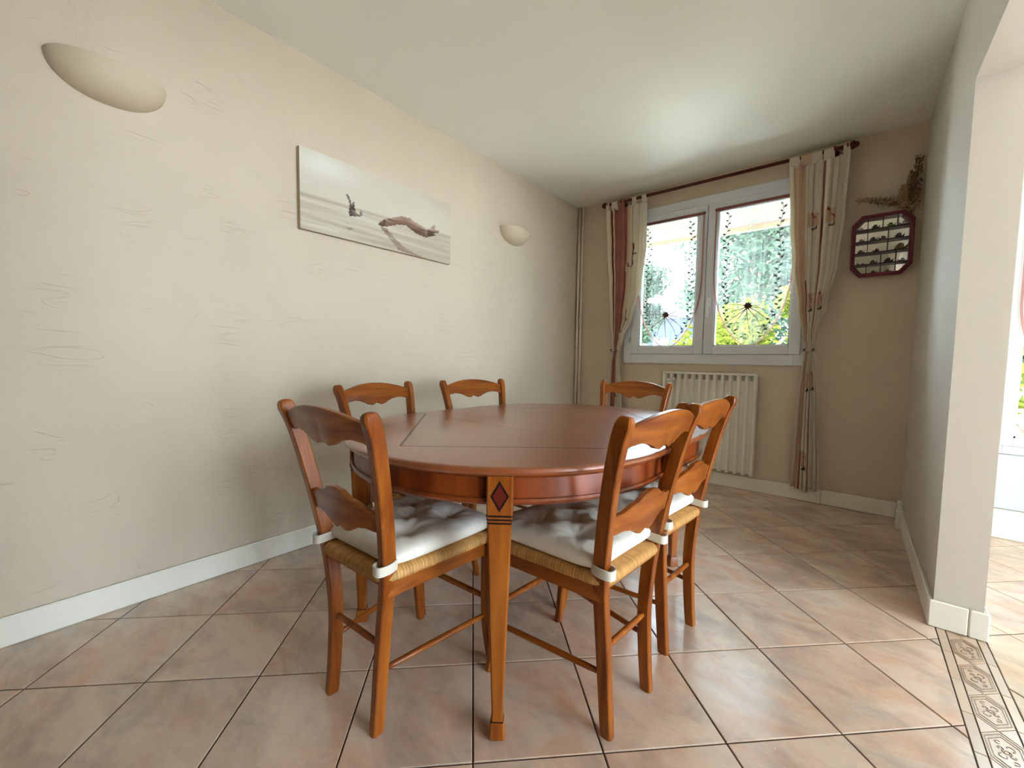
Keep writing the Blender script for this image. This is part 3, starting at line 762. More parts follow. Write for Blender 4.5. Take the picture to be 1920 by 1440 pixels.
# ================================================================== CANVAS PRINT
def canvas():
    t = thing('canvas_print', 'long unframed canvas print of driftwood on a misty beach', 'picture', (LX, .932, 1.645))
    Wd, Hd, D = .992, .401, .032
    MB().bbox(.004, D-.0006, 0, Wd, 0, Hd, .0015).build('stretched_canvas', M['canvas_edge'], t)
    nu, nv = 360, 146
    uu, vv = np.meshgrid(np.linspace(0, 1, nu+1), np.linspace(0, 1, nv+1))
    def inside(poly, jit=0.0, seed=0):
        px, py = uu, vv
        if jit:
            rs = np.random.RandomState(seed); px = px+np.sin(vv*140+seed)*jit; py = py+np.sin(uu*210+seed*2)*jit*1.6
        r = np.zeros(uu.shape, bool); n = len(poly)
        for i in range(n):
            x1, y1 = poly[i-1]; x2, y2 = poly[i]
            if y1 == y2: continue
            c = ((y1 > py) != (y2 > py)) & (px < (x2-x1)*(py-y1)/(y2-y1)+x1); r ^= c
        return r
    rs = np.random.RandomState(5)
    def fbm(fx, fy, seed, oct=4):
        rr_ = np.random.RandomState(seed); out = np.zeros(uu.shape)
        for k in range(oct*3):
            f = 2**(k//3); out += np.sin(uu*fx*f*(1+.3*rr_.rand())+rr_.rand()*6.28+2*np.sin(vv*fy*f*.6+rr_.rand()*6))*np.sin(vv*fy*f*(1+.3*rr_.rand())+rr_.rand()*6.28)/f
        return out/3
    sky = np.array(srgb(205, 196, 176)[:3]); lite = np.array(srgb(222, 216, 202)[:3]); dark = np.array(srgb(160, 146, 124)[:3]); wat = np.array(srgb(186, 174, 152)[:3])
    c = np.zeros(uu.shape+(3,)); c[:] = sky
    def mix(mask, col): c[:] = c*(1-mask[..., None])+np.asarray(col)*mask[..., None]
    mix(np.clip(.5+.35*fbm(5, 4, 1), 0, 1)*.55, lite)
    mix(np.exp(-(((uu-.12)/.16)**2+((vv-.86)/.16)**2))*.9, np.array(srgb(226, 224, 212)[:3]))
    mix(np.clip((uu-.55)*1.2, 0, 1)*np.clip((vv-.5)*1.5, 0, 1)*.7, dark*1.15)
    low = np.clip((.43+.03*uu-vv)/.02, 0, 1); mix(low*.75, wat)
    mix(low*np.clip(.3+fbm(3, 26, 2), 0, 1)*.55, lite); mix(low*np.clip(.25+fbm(5, 34, 3), 0, 1)*.5, dark)
    mix(np.exp(-((vv-.425-.03*uu)/.022)**2)*.6, dark); mix(np.exp(-((vv-.36)/.014)**2)*np.clip(.6-uu, 0, 1), lite)
    mix(np.clip((.25-vv)/.25, 0, 1)*np.clip((uu-.25)*2, 0, 1)*.35, dark)
    refl = [(.449,.304),(.494,.304),(.547,.195),(.616,.09),(.764,.002),(.88,-.01),(.689,-.02),(.582,.03),(.514,.16)]
    mix(inside(refl, .004, 3)*np.clip(.7+.4*fbm(6, 50, 4), 0, 1)*.85, np.array(srgb(120, 86, 64)[:3]))
    mix(np.exp(-(((uu-.268)/.018)**2))*((vv > .13) & (vv < .24))*np.clip(fbm(40, 60, 8)*2, 0, 1)*.8, np.array(srgb(90, 76, 60)[:3]))
    branch = [(.243,.581),(.255,.601),(.27,.539),(.279,.470),(.283,.524),(.293,.524),(.293,.451),(.305,.382),(.322,.372),(.329,.456),(.334,.40),(.341,.446),(.339,.369),(.319,.349),(.264,.317),(.258,.357),(.264,.471),(.256,.529)]
    mix(inside(branch, .002, 1)*np.clip(.85+.3*fbm(30, 30, 6), 0, 1), np.array(srgb(66, 50, 38)[:3]))
    log = [(.438,.324),(.481,.414),(.527,.466),(.603,.541),(.666,.554),(.689,.526),(.733,.504),(.794,.459),(.827,.501),(.854,.579),(.87,.559),(.858,.496),(.903,.501),(.891,.466),(.843,.426),(.875,.414),(.787,.332),(.718,.344),(.673,.384),(.634,.426),(.568,.394),(.494,.317),(.456,.304)]
    ins = inside(log, .0018, 2)
    mid = np.interp(uu, [.44,.5,.57,.63,.69,.75,.8,.87,.9], [.314,.37,.45,.48,.45,.42,.40,.45,.48])
    base = np.array(srgb(140, 108, 88)[:3]); mix(ins*1.0, base)
    mix(ins*np.clip((vv-mid)*14, 0, 1)*.6, np.array(srgb(206, 186, 164)[:3])); mix(ins*np.clip((mid-vv)*14, 0, 1)*.75, np.array(srgb(92, 66, 52)[:3]))
    mix(ins*np.clip(fbm(22, 70, 7)*1.6-.1, 0, 1)*.8, np.array(srgb(60, 42, 34)[:3]))
    mix(ins*((uu > .8) & (vv < .46))*.7, np.array(srgb(60, 42, 34)[:3])); mix(ins*(uu < .49)*.6, np.array(srgb(60, 42, 34)[:3]))
    m = MB(); m.grid(lambda u, v: (D, u*Wd, v*Hd), nu, nv)
    o = m.build('print', M['canvas'], t, fix=False); colors(o, c.reshape(-1, 3)*.98)
    o.data.flip_normals() if o.data.polygons[0].normal.x < 0 else None
canvas()

# ================================================================== CORNER PIPES
def pipe(x, y, r, label):
    t = thing('heating_pipe', label, 'pipe', (x, y, 0), 0, 'heating pipes in the corner')
    MB().tube([(0, 0, .001), (0, 0, 1.2), (0, 0, H-.001)], r, 12).build('tube', M['pipe'], t, smooth=True)
    MB().tube([(0, 0, 1.405), (0, 0, 1.43)], r+.0025, 12).build('coupling', M['pipe'], t, auto=40)
    return t
p1 = pipe(LX+.026, BY-.030, .0125, 'cream painted vertical heating pipe in the corner, the one touching the left wall')
p2 = pipe(LX+.064, BY-.032, .0105, 'slimmer cream heating pipe in the corner, the one on the window side')
MB().box(-.024, .028, -.016, .016, 1.142, 1.152).build('pipe_clip', M['pipe'], p1)

# ================================================================== RADIATOR
def radiator():
    x0, x1, z0, z1 = -1.276, -.560, .128, .920; yb = BY-.030; yf = BY-.068
    t = thing('radiator', 'white fluted panel radiator under the window', 'radiator', (0, 0, 0))
    MB().bbox(x0+.004, x1-.004, yb-.010, yb, z0+.006, z1-.004, .003).build('back_panel', M['radiator'], t)
    n = 12; pitch = (x1-x0-.030)/n
    for k in range(n+1):
        xa = x0+k*pitch + (.0 if k == 0 else .004); xb = xa + (.030 if k in (0, n) else .030)
        rings = []
        m = MB(); b = .006
        prof = [(xa, yb-.010), (xa+b, yf), (xb-b, yf), (xb, yb-.010)]
        m.loft([[(x, y, z) for x, y in prof] for z in (z0, z1-.018)]); m.build('rib', M['radiator'], t, auto=40)
        if k < n:
            MB().bbox(xb+.003, x0+(k+1)*pitch+.001, yb-.0125, yb-.0102, z1-.060, z1-.020, .001).build('air_slot', M['slot'], t)
    MB().bbox(x0, x1, yf-.001, yb, z1-.018, z1, .003).build('top_cover', M['radiator'], t, auto=40)
    MB().lathe([(0, .016), (.014, .018), (.026, .017), (.030, .012)], (x0+.100, yf, z1-.062), (0, -1, 0), 18).build('bleed_knob', M['chrome'], t, auto=40)
    MB().lathe([(0, .010), (.004, .010)], (x0+.100, yf-.030, z1-.062), (0, -1, 0), 14).build('knob_cap', M['radiator'], t, auto=40)
    for x in (x0+.15, x1-.15): MB().box(x-.02, x+.02, yb-.0005, BY-.0005, .55, .60).build('bracket', M['radiator'], t)
radiator()

# ================================================================== CURTAIN ROD AND CURTAINS
RODY, RODZ = 3.575, 2.446
rodt = thing('curtain_rod', 'dark mahogany curtain rod with turned finials above the window', 'curtain rod', (0, 0, 0))
MB().tube([(-1.835, RODY, RODZ), (-1, RODY, RODZ), (-.105, RODY, RODZ)], .0125, 14).build('rod', M['rod'], rodt, auto=40)
for x, s in ((-1.83, -1), (-.11, 1)):
    MB().lathe([(0, .0125), (.002, .019), (.010, .019), (.014, .012), (.018, .020), (.026, .026), (.036, .027), (.044, .022), (.050, .018), (.056, .019), (.062, .012), (.066, .003)], (x, RODY, RODZ), (s, 0, 0), 18).build('finial', M['rod'], rodt, auto=40)
for x in (-1.70, -.17):
    m = MB(); m.tube([(x, RODY, RODZ-.004), (x, RODY+.03, RODZ-.012), (x, BY-.001, RODZ-.012)], .009, 10); m.lathe([(0, .028), (.006, .028), (.010, .020)], (x, BY-.0008, RODZ-.012), (0, -1, 0), 16)
    m.lathe([(-.006, .020), (.006, .020)], (x, RODY, RODZ), (1, 0, 0), 16); m.build('bracket', M['rod'], rodt, auto=40)

CREAM = np.array(srgb(245, 236, 216)[:3]); ROSE = np.array(srgb(190, 128, 116)[:3]); BROWN = np.array(srgb(120, 66, 52)[:3]); PEACH = np.array(srgb(230, 200, 170)[:3]); WHITE = np.array(srgb(240, 234, 218)[:3]); LEAFB = np.array(srgb(92, 74, 52)[:3]); TERRA = np.array(srgb(186, 96, 66)[:3])
def curtain(name, label, zk, xl, xr, amp, folds, phase, colfn, tabs, tie_z, tie_x):
    t = thing(name, label, 'curtain', (0, 0, 0), 0, 'curtains at the window')
    nu, nv = 170, 200; ztop, zbot = RODZ-.050, zk[-1]
    m = MB(); cols = []
    for j in range(nv+1):
        v = j/nv; z = ztop+(zbot-ztop)*v
        a, b = smooth_interp(-z, [-q for q in zk], xl), smooth_interp(-z, [-q for q in zk], xr)
        A = smooth_interp(-z, [-q for q in zk], amp)
        squeeze = min(1.0, (b-a)/.16)
        for i in range(nu+1):
            u = i/nu; w0 = 2*PI*folds*u+phase
            f1 = math.sin(w0)+.35*math.sin(2.3*w0+1+2*v)+.2*math.sin(5.1*u*PI+3*v)
            x = a+(b-a)*(u+.018*math.sin(2*w0+.7))
            y = RODY-.004-A*f1*.7+.004*math.sin(9*v+u*5)
            zz = z + (.010*math.sin(w0*.5)+.012*math.sin(3*u*PI) if j == nv else 0)
            m.v.append((x, min(y, BY-.02) if z < .98 or z > 2.36 else min(y, 3.605), zz)); cols.append(colfn(u, z))
    for j in range(nv):
        for i in range(nu):
            q = j*(nu+1)+i; m.f.append((q, q+1, q+nu+2, q+nu+1))
    o = m.build('drape', M['curtain'], t, smooth=True, fix=False); colors(o, cols)
    sd = o.modifiers.new('thickness', 'SOLIDIFY'); sd.thickness = .0015; sd.offset = 0
    # tab loops over the rod
    for xc, wd in tabs:
        path = [(RODY-.004, ztop-.012)] + [(RODY-.0165*math.cos(a), RODZ+.0165*math.sin(a)) for a in np.linspace(0, PI, 10)] + [(RODY+.006, ztop-.012)]
        rings = []
        for i, (y, z) in enumerate(path):
            ty, tz = np.array(path[min(i+1, len(path)-1)])-np.array(path[max(i-1, 0)]); L_ = math.hypot(ty, tz); ny, nz = -tz/L_*.0012, ty/L_*.0012
            rings.append([(xc-wd/2, y-ny, z-nz), (xc+wd/2, y-ny, z-nz), (xc+wd/2, y+ny, z+nz), (xc-wd/2, y+ny, z+nz)])
        q = MB().loft(rings).build('tab', M['curtain'], t, auto=50)
        cc = colfn(min(1, max(0, (xc-xl[0])/(xr[0]-xl[0]))), ztop); colors(q, [cc*.98]*len(q.data.vertices))
    # tie band with its little flower
    m = MB(); rx, ry = .040, .030
    ring_pts = [(tie_x+rx*math.cos(a), RODY-.006+ry*math.sin(a)) for a in np.linspace(0, 2*PI, 25)]
    m.tube([(x, y, tie_z+.006*math.sin(3*i)) for i, (x, y) in enumerate(ring_pts)], .0055, 8)
    tb_ = m.build('tie_band', M['strap'], t, smooth=True)
    m = MB()
    for dx in (-.030, .022):
        for k in range(5):
            a = k*2*PI/5; m.tube([(tie_x+dx, RODY-.040, tie_z), (tie_x+dx+.012*math.cos(a), RODY-.046, tie_z+.012*math.sin(a))], [.0045, .002], 6)
    m.build('tie_flower', M['flower'], t, smooth=True)
    return t
def motif(cu, cz, u, z, W=1.0):
    du, dz = (u-cu)*W, z-cz
    return du, dz
def left_col(u, z):
    c = CREAM.copy()
    if .24 < u < .54: c = ROSE*(1+.06*math.sin(z*31))
    if .12 < u < .17: c = BROWN*1.5
    if .17 <= u < .22 : c = ROSE*1.15 if math.sin(z*60) > -.2 else CREAM
    if .54 <= u < .62: c = PEACH
    if u > .965 or u < .02: c = WHITE
    for zc in (1.98, 1.40, .80):
        du, dz = (u-.70)*.42, z-zc
        if du*du+(dz-.06)**2 < .014**2: c = TERRA
        elif abs(du-.004*math.sin(dz*40)) < .004 and -.12 < dz < .05: c = LEAFB
        elif abs(math.hypot(du+.02, dz+.11)-.022) < .004 and dz < -.10: c = LEAFB
        elif (du-.022)**2/.0004+(dz+.02)**2/.0001 < 1: c = LEAFB*1.2
        if -.085 < du < -.05 and -.17 < dz < -.10 and math.sin(dz*260) > 0: c = WHITE
    return c
def right_col(u, z):
    c = CREAM*(.95+.05*math.sin(u*40))
    if .10 < u < .30: c = PEACH
    if .292 < u < .315: c = BROWN*1.8 if math.sin(z*5.2+.6) > .55 else CREAM
    if .60 < u < .625: c = ROSE if math.sin(z*9) > -.7 else BROWN*1.6
    if u < .02 or u > .97: c = WHITE
    for cu, zs in ((.45, (1.94, 1.38, .82, .26)), (.76, (1.95, 1.39, .83))):
        for zc in zs:
            du, dz = (u-cu)*.36, z-zc
            if abs(dz) < .012 and abs(du) < .030 and du*.35 > dz-.004: c = LEAFB*.7
            if .012 < dz < .11 and abs(du) < .034: c = PEACH*.97
            if .03 < dz < .12 and abs(du-.02*math.sin(dz*38)) < .0035: c = TERRA*.9
            if (du+.012)**2/.00012+(dz-.10)**2/.00004 < 1: c = TERRA
    return c
curtain('window_curtain', 'cream and rose patterned curtain tied back at the left of the window',
        [2.396, 2.0, 1.70, 1.40, 1.22, 1.10, .98, .70, .10], [-1.850, -1.828, -1.800, -1.772, -1.752, -1.745, -1.765, -1.785, -1.80], [-1.465, -1.462, -1.492, -1.565, -1.640, -1.678, -1.672, -1.645, -1.600],
        [.020, .020, .018, .015, .012, .008, .012, .018, .022], 5.5, .4, left_col, [(-1.832, .034), (-1.762, .060), (-1.700, .055), (-1.575, .040), (-1.485, .040)], 1.10, -1.712)
curtain('window_curtain', 'cream curtain with leaf motifs tied back at the right of the window',
        [2.396, 2.0, 1.70, 1.40, 1.22, 1.10, .98, .70, .10], [-.421, -.400, -.375, -.330, -.292, -.272, -.282, -.298, -.312], [-.088, -.098, -.118, -.165, -.205, -.214, -.205, -.182, -.150],
        [.022, .022, .020, .016, .012, .008, .012, .016, .020], 6.0, 1.2, right_col, [(-.395, .060), (-.325, .065), (-.265, .055), (-.200, .060), (-.107, .038)], 1.10, -.243)

# ================================================================== SHEER CURTAINS
def sheer(name, label, cx, hw, ztop, zbot, ztie, y, seed, group):
    t = thing(name, label, 'sheer curtain', (0, 0, 0), 0, group)
    def half(z, side):
        k = min(1.0, max(0.0, (ztie+.30-z)/(ztie+.30-zbot+.012)))
        w_ = hw*(1-k**2.1)**.62
        return side*w_
    cz = cx-.01
    def pt(u, v):
        z = ztop+(zbot-ztop)*v; a, b = half(z, -1), half(z, 1)
        x = cx+a+(b-a)*u
        dx, dz = x-cz, z-ztie; d = math.hypot(dx, dz); ang = math.atan2(dx, dz)
        yy = y + .004*math.sin(u*22+seed)*max(0, 1-abs(u-.5)*2) + .006*math.sin(ang*11)*math.exp(-(d/.16)**2)*min(1, d/.03) + .003*math.sin(u*60+3*v)*max(0, 1-v*1.5)
        if v > .96: z += .012*abs(math.sin(u*PI*1.0))*(0 if .3 < u < .7 else 1)
        return (x, yy, z)
    m = MB(); m.grid(pt, 70, 90); m.build('voile', M['sheer'], t, smooth=True, fix=False)
    MB().bbox(cx-hw-.004, cx+hw+.004, y-.006, y+.003, ztop-.006, ztop+.014, .002).build('rod_pocket', M['sheer_band'], t)
    for s in (0, 1):
        m = MB(); rings = []
        for k in range(61):
            v = k/60; x, yy, z = pt(s, v); x2 = x + (.012 if s == 0 else -.012)
            rings.append([(x, yy-.0015, z), (x2, yy-.0015, z), (x2, yy+.0005, z), (x, yy+.0005, z)])
        m.loft(rings).build('edge_ribbon', M['ribbon'], t)
    # flower tie with gathered pleats
    m = MB()
    for k in range(9):
        a = k*2*PI/9; m.tube([(cz, y-.008, ztie), (cz+.016*math.cos(a), y-.016, ztie+.016*math.sin(a)), (cz+.028*math.cos(a), y-.012, ztie+.028*math.sin(a))], [.006, .0095, .003], 7)
    m.lathe([(0, .014), (.010, .013), (.016, .005)], (cz, y-.008, ztie), (0, -1, 0), 10)
    m.build('flower_tie', M['flower'], t, smooth=True)
    m = MB(); rng = random.Random(seed)
    for k in range(9):
        a = R(-200+k*27.5+rng.uniform(-6, 6)); L_ = rng.uniform(.10, .20) * (1.3 if math.sin(a) < -.5 else .8); s_ = 1
        pts = []
        for q in range(8):
            f = q/7; pts.append((cz+math.cos(a)*L_*f+.01*math.sin(f*3+k), y-.003, ztie-.006+math.sin(a)*L_*f-.02*f*f))
        m.tube(pts, [.0034*(1-.5*q/7) for q in range(8)], 5)
    m.build('gather_pleats', M['pleat'], t, smooth=True)
    # embroidered leaf vines
    for s in (-1, 1):
        m = MB(); z = ztop-.05; k = 0; path = []
        while z > zbot+.05:
            xo = min(hw*.66, max(.03, abs(half(z, 1))-.045)); x = cx+s*xo+.008*math.sin(z*19+seed); path.append((x, y-.0022, z))
            a = R(35 if k % 2 else 145)+rng.uniform(-.3, .3); l = rng.uniform(.024, .034)
            tip = (x+math.cos(a)*l, z+math.sin(a)*l); nx, nz = -math.sin(a)*l*.26, math.cos(a)*l*.26; mx_, mz = x+math.cos(a)*l*.5, z+math.sin(a)*l*.5
            poly = [(x, z), (mx_+nx, mz+nz), tip, (mx_-nx, mz-nz)]
            m.loft([[(p, y-.0024, q) for p, q in poly], [(p, y-.0010, q) for p, q in poly]])
            z -= .026; k += 1
        m.tube(path, .0014, 5); m.build('embroidered_vine', M['embroidery'], t)
    return t
GR = 'sheer voile curtains with leaf vines'
sheer('sheer_curtain', 'sheer leaf-embroidered voile on the left window leaf, gathered by a brown flower', -1.262, .274, 2.205, 1.128, 1.405, 3.612, 2, GR)
sheer('sheer_curtain', 'sheer leaf-embroidered voile on the right window leaf, gathered by a brown flower', -.638, .270, 2.210, 1.140, 1.440, 3.612, 5, GR)
sheer('sheer_curtain', 'sheer leaf-embroidered voile on the window in the adjoining room', 1.02, .32, 2.14, .80, 1.10, 3.612, 8, GR)

# ================================================================== OCTAGONAL DISPLAY CASE
def display_case():
    yb, yf = BY-.002, BY-.055
    O = [(-.007, 1.975), (.203, 1.975), (.250, 1.917), (.250, 1.635), (.203, 1.577), (-.007, 1.577), (-.054, 1.635), (-.054, 1.917)]
    O = [(x, z+.006) for x, z in O]
    cx, cz = .098, 1.782
    def ins(s): 
        hx, hz = .152, .199
        return [(cx+(x-cx)*(hx-s)/hx, cz+(z-cz)*(hz-s)/hz) for x, z in O]
    t = thing('display_case', 'small octagonal burgundy display case with mirror back and snail figurines', 'display case', (0, 0, 0))
    m = MB()
    rings = [[(x, yb, z) for x, z in ins(.002)], [(x, yf+.004, z) for x, z in ins(0)], [(x, yf, z) for x, z in ins(.004)], [(x, yf, z) for x, z in ins(.018)], [(x, yf+.005, z) for x, z in ins(.022)], [(x, yb, z) for x, z in ins(.022)]]
    m.loft(rings, cap=False); m.build('frame', M['burgundy'], t, auto=35)
    m = MB(); q = ins(.015); m.loft([[(x, yb-.001, z) for x, z in q], [(x, yb-.005, z) for x, z in q]]); m.build('mirror_back', M['mirror'], t)
    sh = [1.888, 1.812, 1.737, 1.662]
    for z in sh:
        MB().box(-.033, .229, yf+.006, yb-.0055, z-.0035, z+.0035).build('shelf', M['shelf'], t)
    rows = [(1.8915, 1.961, (.026, .100, .170)), (1.8155, 1.8845, (.028, .129)), (1.7405, 1.8085, (.030, .129)), (1.6655, 1.7335, (.100, .172)), (1.602, 1.6585, (.030, .101, .172))]
    for z0, z1, xs in rows:
        for x in xs: MB().box(x-.002, x+.002, yf+.008, yb-.0055, z0+.0002, z1-.0002).build('divider', M['shelf'], t)
    return yf
yf_case = display_case()
SN = [  # x, shelf z, size, colour, label
    (-.008, 1.8915, .022, (150, 150, 140), 'pale grey snail figurine in the top left cell of the display case'),
    (.062, 1.8915, .030, (78, 74, 68), 'dark grey snail figurine in the top row, second cell from the left'),
    (.137, 1.8915, .030, (92, 120, 48), 'green figurine in the top row of the display case'),
    (.200, 1.8915, .032, (140, 138, 130), 'large pale shell figurine in the top right cell of the display case'),
    (-.004, 1.8155, .022, (110, 106, 84), 'small olive snail figurine in the second row, leftmost cell'),
    (.056, 1.8155, .028, (48, 44, 40), 'black snail figurine in the second row, left one of the middle pair'),
    (.104, 1.8155, .028, (60, 54, 46), 'brown-black snail figurine in the second row, right one of the middle pair'),
    (.180, 1.8155, .034, (52, 48, 44), 'dark double snail figurine in the second row, rightmost cell'),
    (-.004, 1.7405, .026, (80, 78, 58), 'olive snail figurine in the third row, leftmost cell'),
    (.076, 1.7405, .024, (56, 52, 44), 'dark snail figurine alone in the third row, middle cell'),
    (.190, 1.7405, .046, (112, 92, 62), 'biggest brown snail figurine with striped shell, third row right'),
    (-.014, 1.6655, .014, (70, 66, 56), 'tiny dark snail figurine in the fourth row, leftmost'),
    (.012, 1.6655, .013, (88, 84, 70), 'tiny olive snail figurine in the fourth row, second from the left'),
    (.062, 1.6655, .028, (78, 72, 56), 'brown snail figurine with raised head in the fourth row, left cell'),
    (.136, 1.6655, .034, (58, 50, 44), 'dark brown snail figurine in the fourth row, middle cell'),
    (.202, 1.6655, .024, (130, 128, 112), 'pale snail figurine in the fourth row, rightmost cell'),
    (.066, 1.602, .022, (52, 46, 40), 'dark snail figurine in the bottom row, second cell'),
    (.137, 1.602, .022, (72, 64, 52), 'brown snail figurine in the bottom row, third cell'),
]
def snail(x, z, s, colr, label, k):
    t = thing('snail_figurine', label, 'figurine', (x, (yf_case+BY)/2-.002, z), 0, 'snail figurines in the display case')
    mt = simple('snail_body_%d' % k, srgb(*colr), .35); ms = simple('snail_shell_%d' % k, srgb(*[min(255, c*1.12+8) for c in colr]), .3, noise=.35, nscale=160)
    d = 1 if k % 3 else -1
    m = MB(); m.tube([(-d*s*.72, 0, s*.07), (-d*s*.3, 0, s*.16), (d*s*.2, 0, s*.17), (d*s*.52, 0, s*.22), (d*s*.66, 0, s*.44), (d*s*.74, 0, s*.52)], [s*.03, s*.14, s*.16, s*.15, s*.12, s*.09], 10)
    b = m.build('body', mt, t, smooth=True)
    m = MB()
    for sg in (-1, 1): m.tube([(d*s*.74, sg*s*.03, s*.55), (d*s*(.80), sg*s*.10, s*.82)], [s*.03, s*.022], 6)
    m.build('feelers', mt, t, smooth=True)
    m = MB(); pts = []; rad = []
    for i in range(44):
        a = i/43*PI*4.2; f = 1-i/43*.86; pts.append((-d*s*.06-d*math.cos(a)*s*.30*f, (i/43-.5)*s*.30, s*.52-math.sin(a)*s*.30*f)); rad.append(s*.235*f+.0004)
    m.tube(pts, rad, 10); m.build('shell', ms, t, smooth=True)
for k, (x, z, s, c, l) in enumerate(SN): snail(x, z, s, c, l, k)

# ================================================================== DRIED BOUQUET
def bouquet():
    t = thing('dried_bouquet', 'dried brown grass and seed-head bouquet in the corner above the display case', 'dried flowers', (.232, BY-.028, 1.955))
    mst = simple('dry_stem', srgb(120, 92, 58), .8); msd = simple('dry_seed', srgb(186, 158, 116), .85, noise=.35, nscale=200); msd2 = simple('dry_leaf', srgb(130, 100, 72), .85, noise=.3, nscale=150)
    rng = random.Random(4)
    sprays = [[(0, 0, -.04), (.006, -.002, .08), (.012, -.004, .20), (.016, -.006, .335)], [(0, 0, -.02), (-.012, -.006, .07), (-.014, -.01, .16), (-.010, -.012, .26)],
              [(0, 0, .0), (-.045, -.012, .06), (-.13, -.016, .105), (-.265, -.02, .128)], [(0, 0, .01), (-.03, -.01, .055), (-.10, -.012, .085), (-.19, -.016, .108)],
              [(.01, 0, -.05), (.010, -.01, .02), (.018, -.012, .08), (.02, -.012, .12)], [(0, 0, 0), (-.03, -.02, .05), (-.05, -.022, .10), (-.045, -.02, .17)], [(0, 0, 0), (.004, -.018, .08), (-.004, -.024, .17), (.0, -.02, .24)]]
    for i, sp in enumerate(sprays):
        pts = catmull(sp, 10); m = MB(); m.tube([tuple(p) for p in pts], [.0016]*len(pts), 5)
        st = m.build('stem', mst, t, smooth=True)
        m = MB(); L_ = len(pts)
        n = 200 if i not in (4,) else 80
        for k in range(n):
            f = .28+.70*rng.random()**.9; p = Vector(pts[min(L_-1, int(f*L_))]); wdt = .026*(1-.5*f)+.004
            q = p+Vector((rng.uniform(-1, 1)*wdt, rng.uniform(-.7, .5)*wdt*.7, rng.uniform(-1, 1)*wdt))
            q.x = min(q.x, .047); q.y = min(q.y, .024)
            d = Vector((rng.uniform(-1, 1), rng.uniform(-1, .3), rng.uniform(-.3, 1))).normalized()*rng.uniform(.006, .012)
            e = q+d; e.x = min(e.x, .049); e.y = min(e.y, .0255)
            m.tube([q-d*.3, q+d*.2, e], [.0012, rng.uniform(.003, .0055), .0006], 5)
        o = m.build('seed_heads', msd if i % 3 else msd2, st, smooth=True); o['kind'] = 'stuff'
bouquet()

# ================================================================== OUTSIDE
GZ = -.5
gm = simple('pale_gravel', srgb(206, 208, 210), .95, noise=.12, nscale=3)
struct(MB().box(-60, 60, -40, 80, GZ-.2, GZ).build('ground', gm), 'pale sunlit gravel ground outside the windows', 'ground')
def leaf_mat(name, col):
    m, nt, p = new_mat(name)
    d = nd(nt, 'ShaderNodeBsdfDiffuse'); t = nd(nt, 'ShaderNodeBsdfTranslucent'); mx = nd(nt, 'ShaderNodeMixShader'); mx.inputs[0].default_value = .45
    tc = nd(nt, 'ShaderNodeTexCoord'); n = nd(nt, 'ShaderNodeTexNoise', Scale=2.5, Detail=3.0); nt.links.new(tc.outputs['Object'], n.inputs['Vector'])
    h = nd(nt, 'ShaderNodeHueSaturation'); h.inputs['Color'].default_value = col; mr = nd(nt, 'ShaderNodeMapRange'); mr.inputs[1].default_value = .3; mr.inputs[2].default_value = .7; mr.inputs[3].default_value = .6; mr.inputs[4].default_value = 1.4
    nt.links.new(n.outputs['Fac'], mr.inputs[0]); nt.links.new(mr.outputs[0], h.inputs['Value'])
    nt.links.new(h.outputs[0], d.inputs['Color']); nt.links.new(h.outputs[0], t.inputs['Color'])
    nt.links.new(d.outputs[0], mx.inputs[1]); nt.links.new(t.outputs[0], mx.inputs[2]); nt.links.new(mx.outputs[0], nt.nodes['Material Output'].inputs[0]); nt.nodes.remove(p)
    return m
LM = [leaf_mat('leaf_blue_green', srgb(66, 82, 66)), leaf_mat('leaf_green', srgb(56, 74, 42)), leaf_mat('leaf_yellow_green', srgb(92, 100, 40))]
bark = simple('bark', srgb(120, 106, 92), .9, noise=.3, nscale=12)
def tree(name, label, x, y, h, r, crown_z0, n, lsize, mat_, seed, blobs=7, cat='tree', trunk=.12):
    t = thing(name, label, cat, (x, y, GZ))
    rng = random.Random(seed)
    m = MB(); m.tube([(0, 0, 0), (.03*h, .01, h*.3), (0, .02*h, h*.62), (.02*h, 0, h*.85)], [trunk, trunk*.8, trunk*.55, trunk*.2], 9)
    cs = []
    for b in range(blobs):
        a = rng.uniform(0, 2*PI); rr_ = r*rng.uniform(.1, .75); zc = crown_z0+(h-crown_z0)*rng.uniform(.15, .95)
        c = Vector((math.cos(a)*rr_, math.sin(a)*rr_, zc)); cs.append((c, r*rng.uniform(.38, .62)))
        m.tube([(0, 0, max(.2, zc*.5)), tuple(c*.6+Vector((0, 0, zc*.3))), tuple(c)], [trunk*.4, trunk*.25, trunk*.08], 6)
    m.build('trunk', bark, t, smooth=True)
    v = []; f = []
    for k in range(n):
        c, br_ = cs[k % len(cs)]
        d = Vector((rng.gauss(0, 1), rng.gauss(0, 1), rng.gauss(0, 1))).normalized()*br_*rng.random()**.45
        p = c+d; u = Vector((rng.gauss(0, 1), rng.gauss(0, 1), rng.gauss(0, .6))).normalized(); w_ = u.cross(Vector((rng.gauss(0, 1), rng.gauss(0, 1), rng.gauss(0, 1)))).normalized()
        l = lsize*rng.uniform(.6, 1.3); i = len(v); nn = u.cross(w_)*l*.12
        v += [tuple(p-u*l), tuple(p+w_*l*.42+nn), tuple(p+u*l), tuple(p-w_*l*.42+nn)]; f += [(i, i+1, i+2), (i, i+2, i+3)]
    mb = MB(); mb.v = v; mb.f = f; o = mb.build('foliage', mat_, t, fix=False); o['kind'] = 'stuff'
tree('garden_tree', 'tall blue-green tree outside behind the right window leaf', -1.75, 10.2, 6.6, 2.1, 1.2, 16000, .085, LM[0], 1, 16)
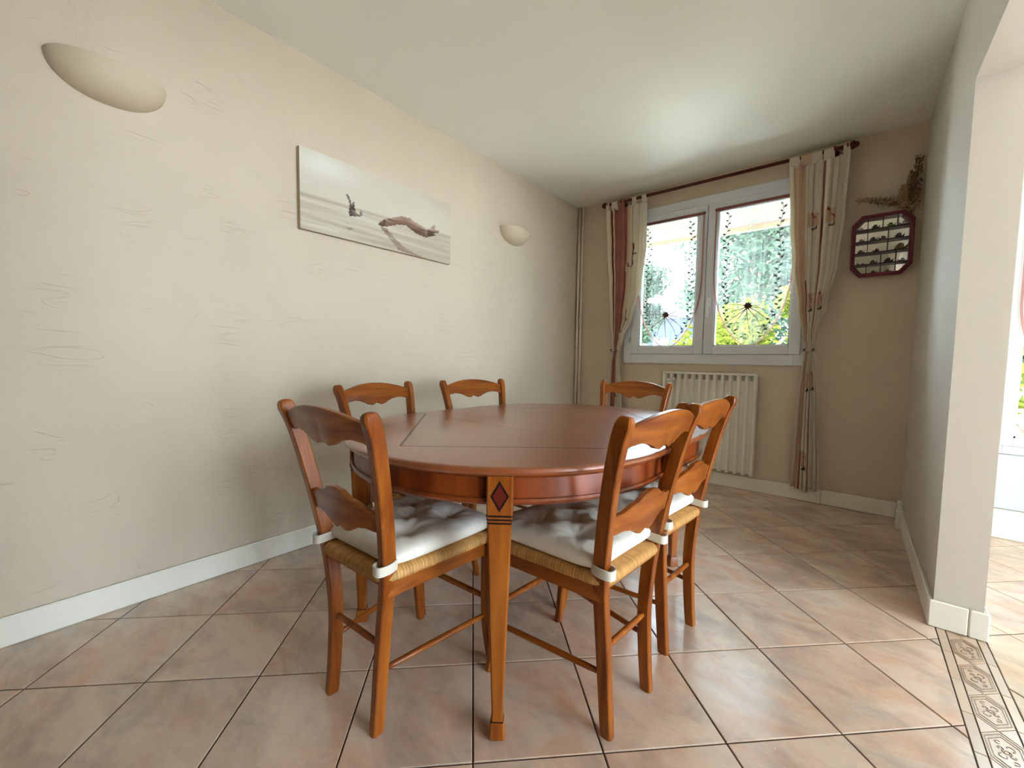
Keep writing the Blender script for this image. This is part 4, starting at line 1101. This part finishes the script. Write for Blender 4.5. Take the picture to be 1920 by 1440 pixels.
tree('garden_tree', 'slim blue-green tree outside at the left edge of the left window leaf', -4.40, 10.6, 4.6, .80, .6, 6000, .075, LM[0], 2, 12)
tree('garden_shrub', 'yellow-green sunlit shrub outside the lower part of the right window leaf', -1.20, 6.2, 2.05, .85, .6, 6000, .060, LM[2], 3, 10, 'shrub', .05)
tree('garden_shrub', 'small yellow-green shrub outside, low behind the post between the window leaves', -2.55, 7.4, 1.75, .50, .5, 2200, .060, LM[2], 4, 7, 'shrub', .04)
tree('garden_shrub', 'taller yellow-green shrub outside at the right edge of the right window leaf', -.40, 7.6, 3.1, .62, .8, 4200, .060, LM[2], 14, 9, 'shrub', .05)
tree('garden_shrub', 'yellow-green shrub outside the window of the adjoining room', 1.45, 6.6, 3.1, 1.2, .4, 4200, .085, LM[2], 6, 10, 'shrub', .05)
tree('garden_tree', 'blue-green tree outside the window of the adjoining room', 2.4, 9.5, 6.0, 1.7, 1.0, 4500, .13, LM[0], 7, 10)
def house():
    t = thing('neighbour_house', 'neighbouring house, grey-blue shade put into its colour, with tiled roof seen through the left window leaf', 'house', (-6.6, 20, GZ))
    hm = simple('house_shaded_render', srgb(46, 52, 74), .9); rm = simple('house_roof', srgb(44, 44, 56), .9, noise=.15, nscale=4)  # shade on the house is put into its dark grey-blue colour
    MB().box(-1.6, 1.5, 0, 5, 0, 3.5).build('wall', hm, t)
    m = MB(); m.loft([[(-1.8, -.3, 3.5), (1.7, -.3, 3.5), (1.7, 5.3, 3.5), (-1.8, 5.3, 3.5)], [(-1.7, 1.6, 4.55), (1.6, 1.6, 4.55), (1.6, 3.4, 4.55), (-1.7, 3.4, 4.55)]]); rf = m.build('roof', rm, t)
    MB().box(-.25, .35, 2, 2.6, 4.4, 5.0).build('chimney', hm, rf)
    wm = simple('house_window', srgb(70, 80, 96), .2)
    for x in (-1.0, .5):
        w_ = MB().box(x, x+.7, -.03, .02, 1.4, 2.6).build('window', M['white_paint'], t); MB().box(x+.07, x+.63, -.04, -.031, 1.47, 2.53).build('pane', wm, w_)
house()
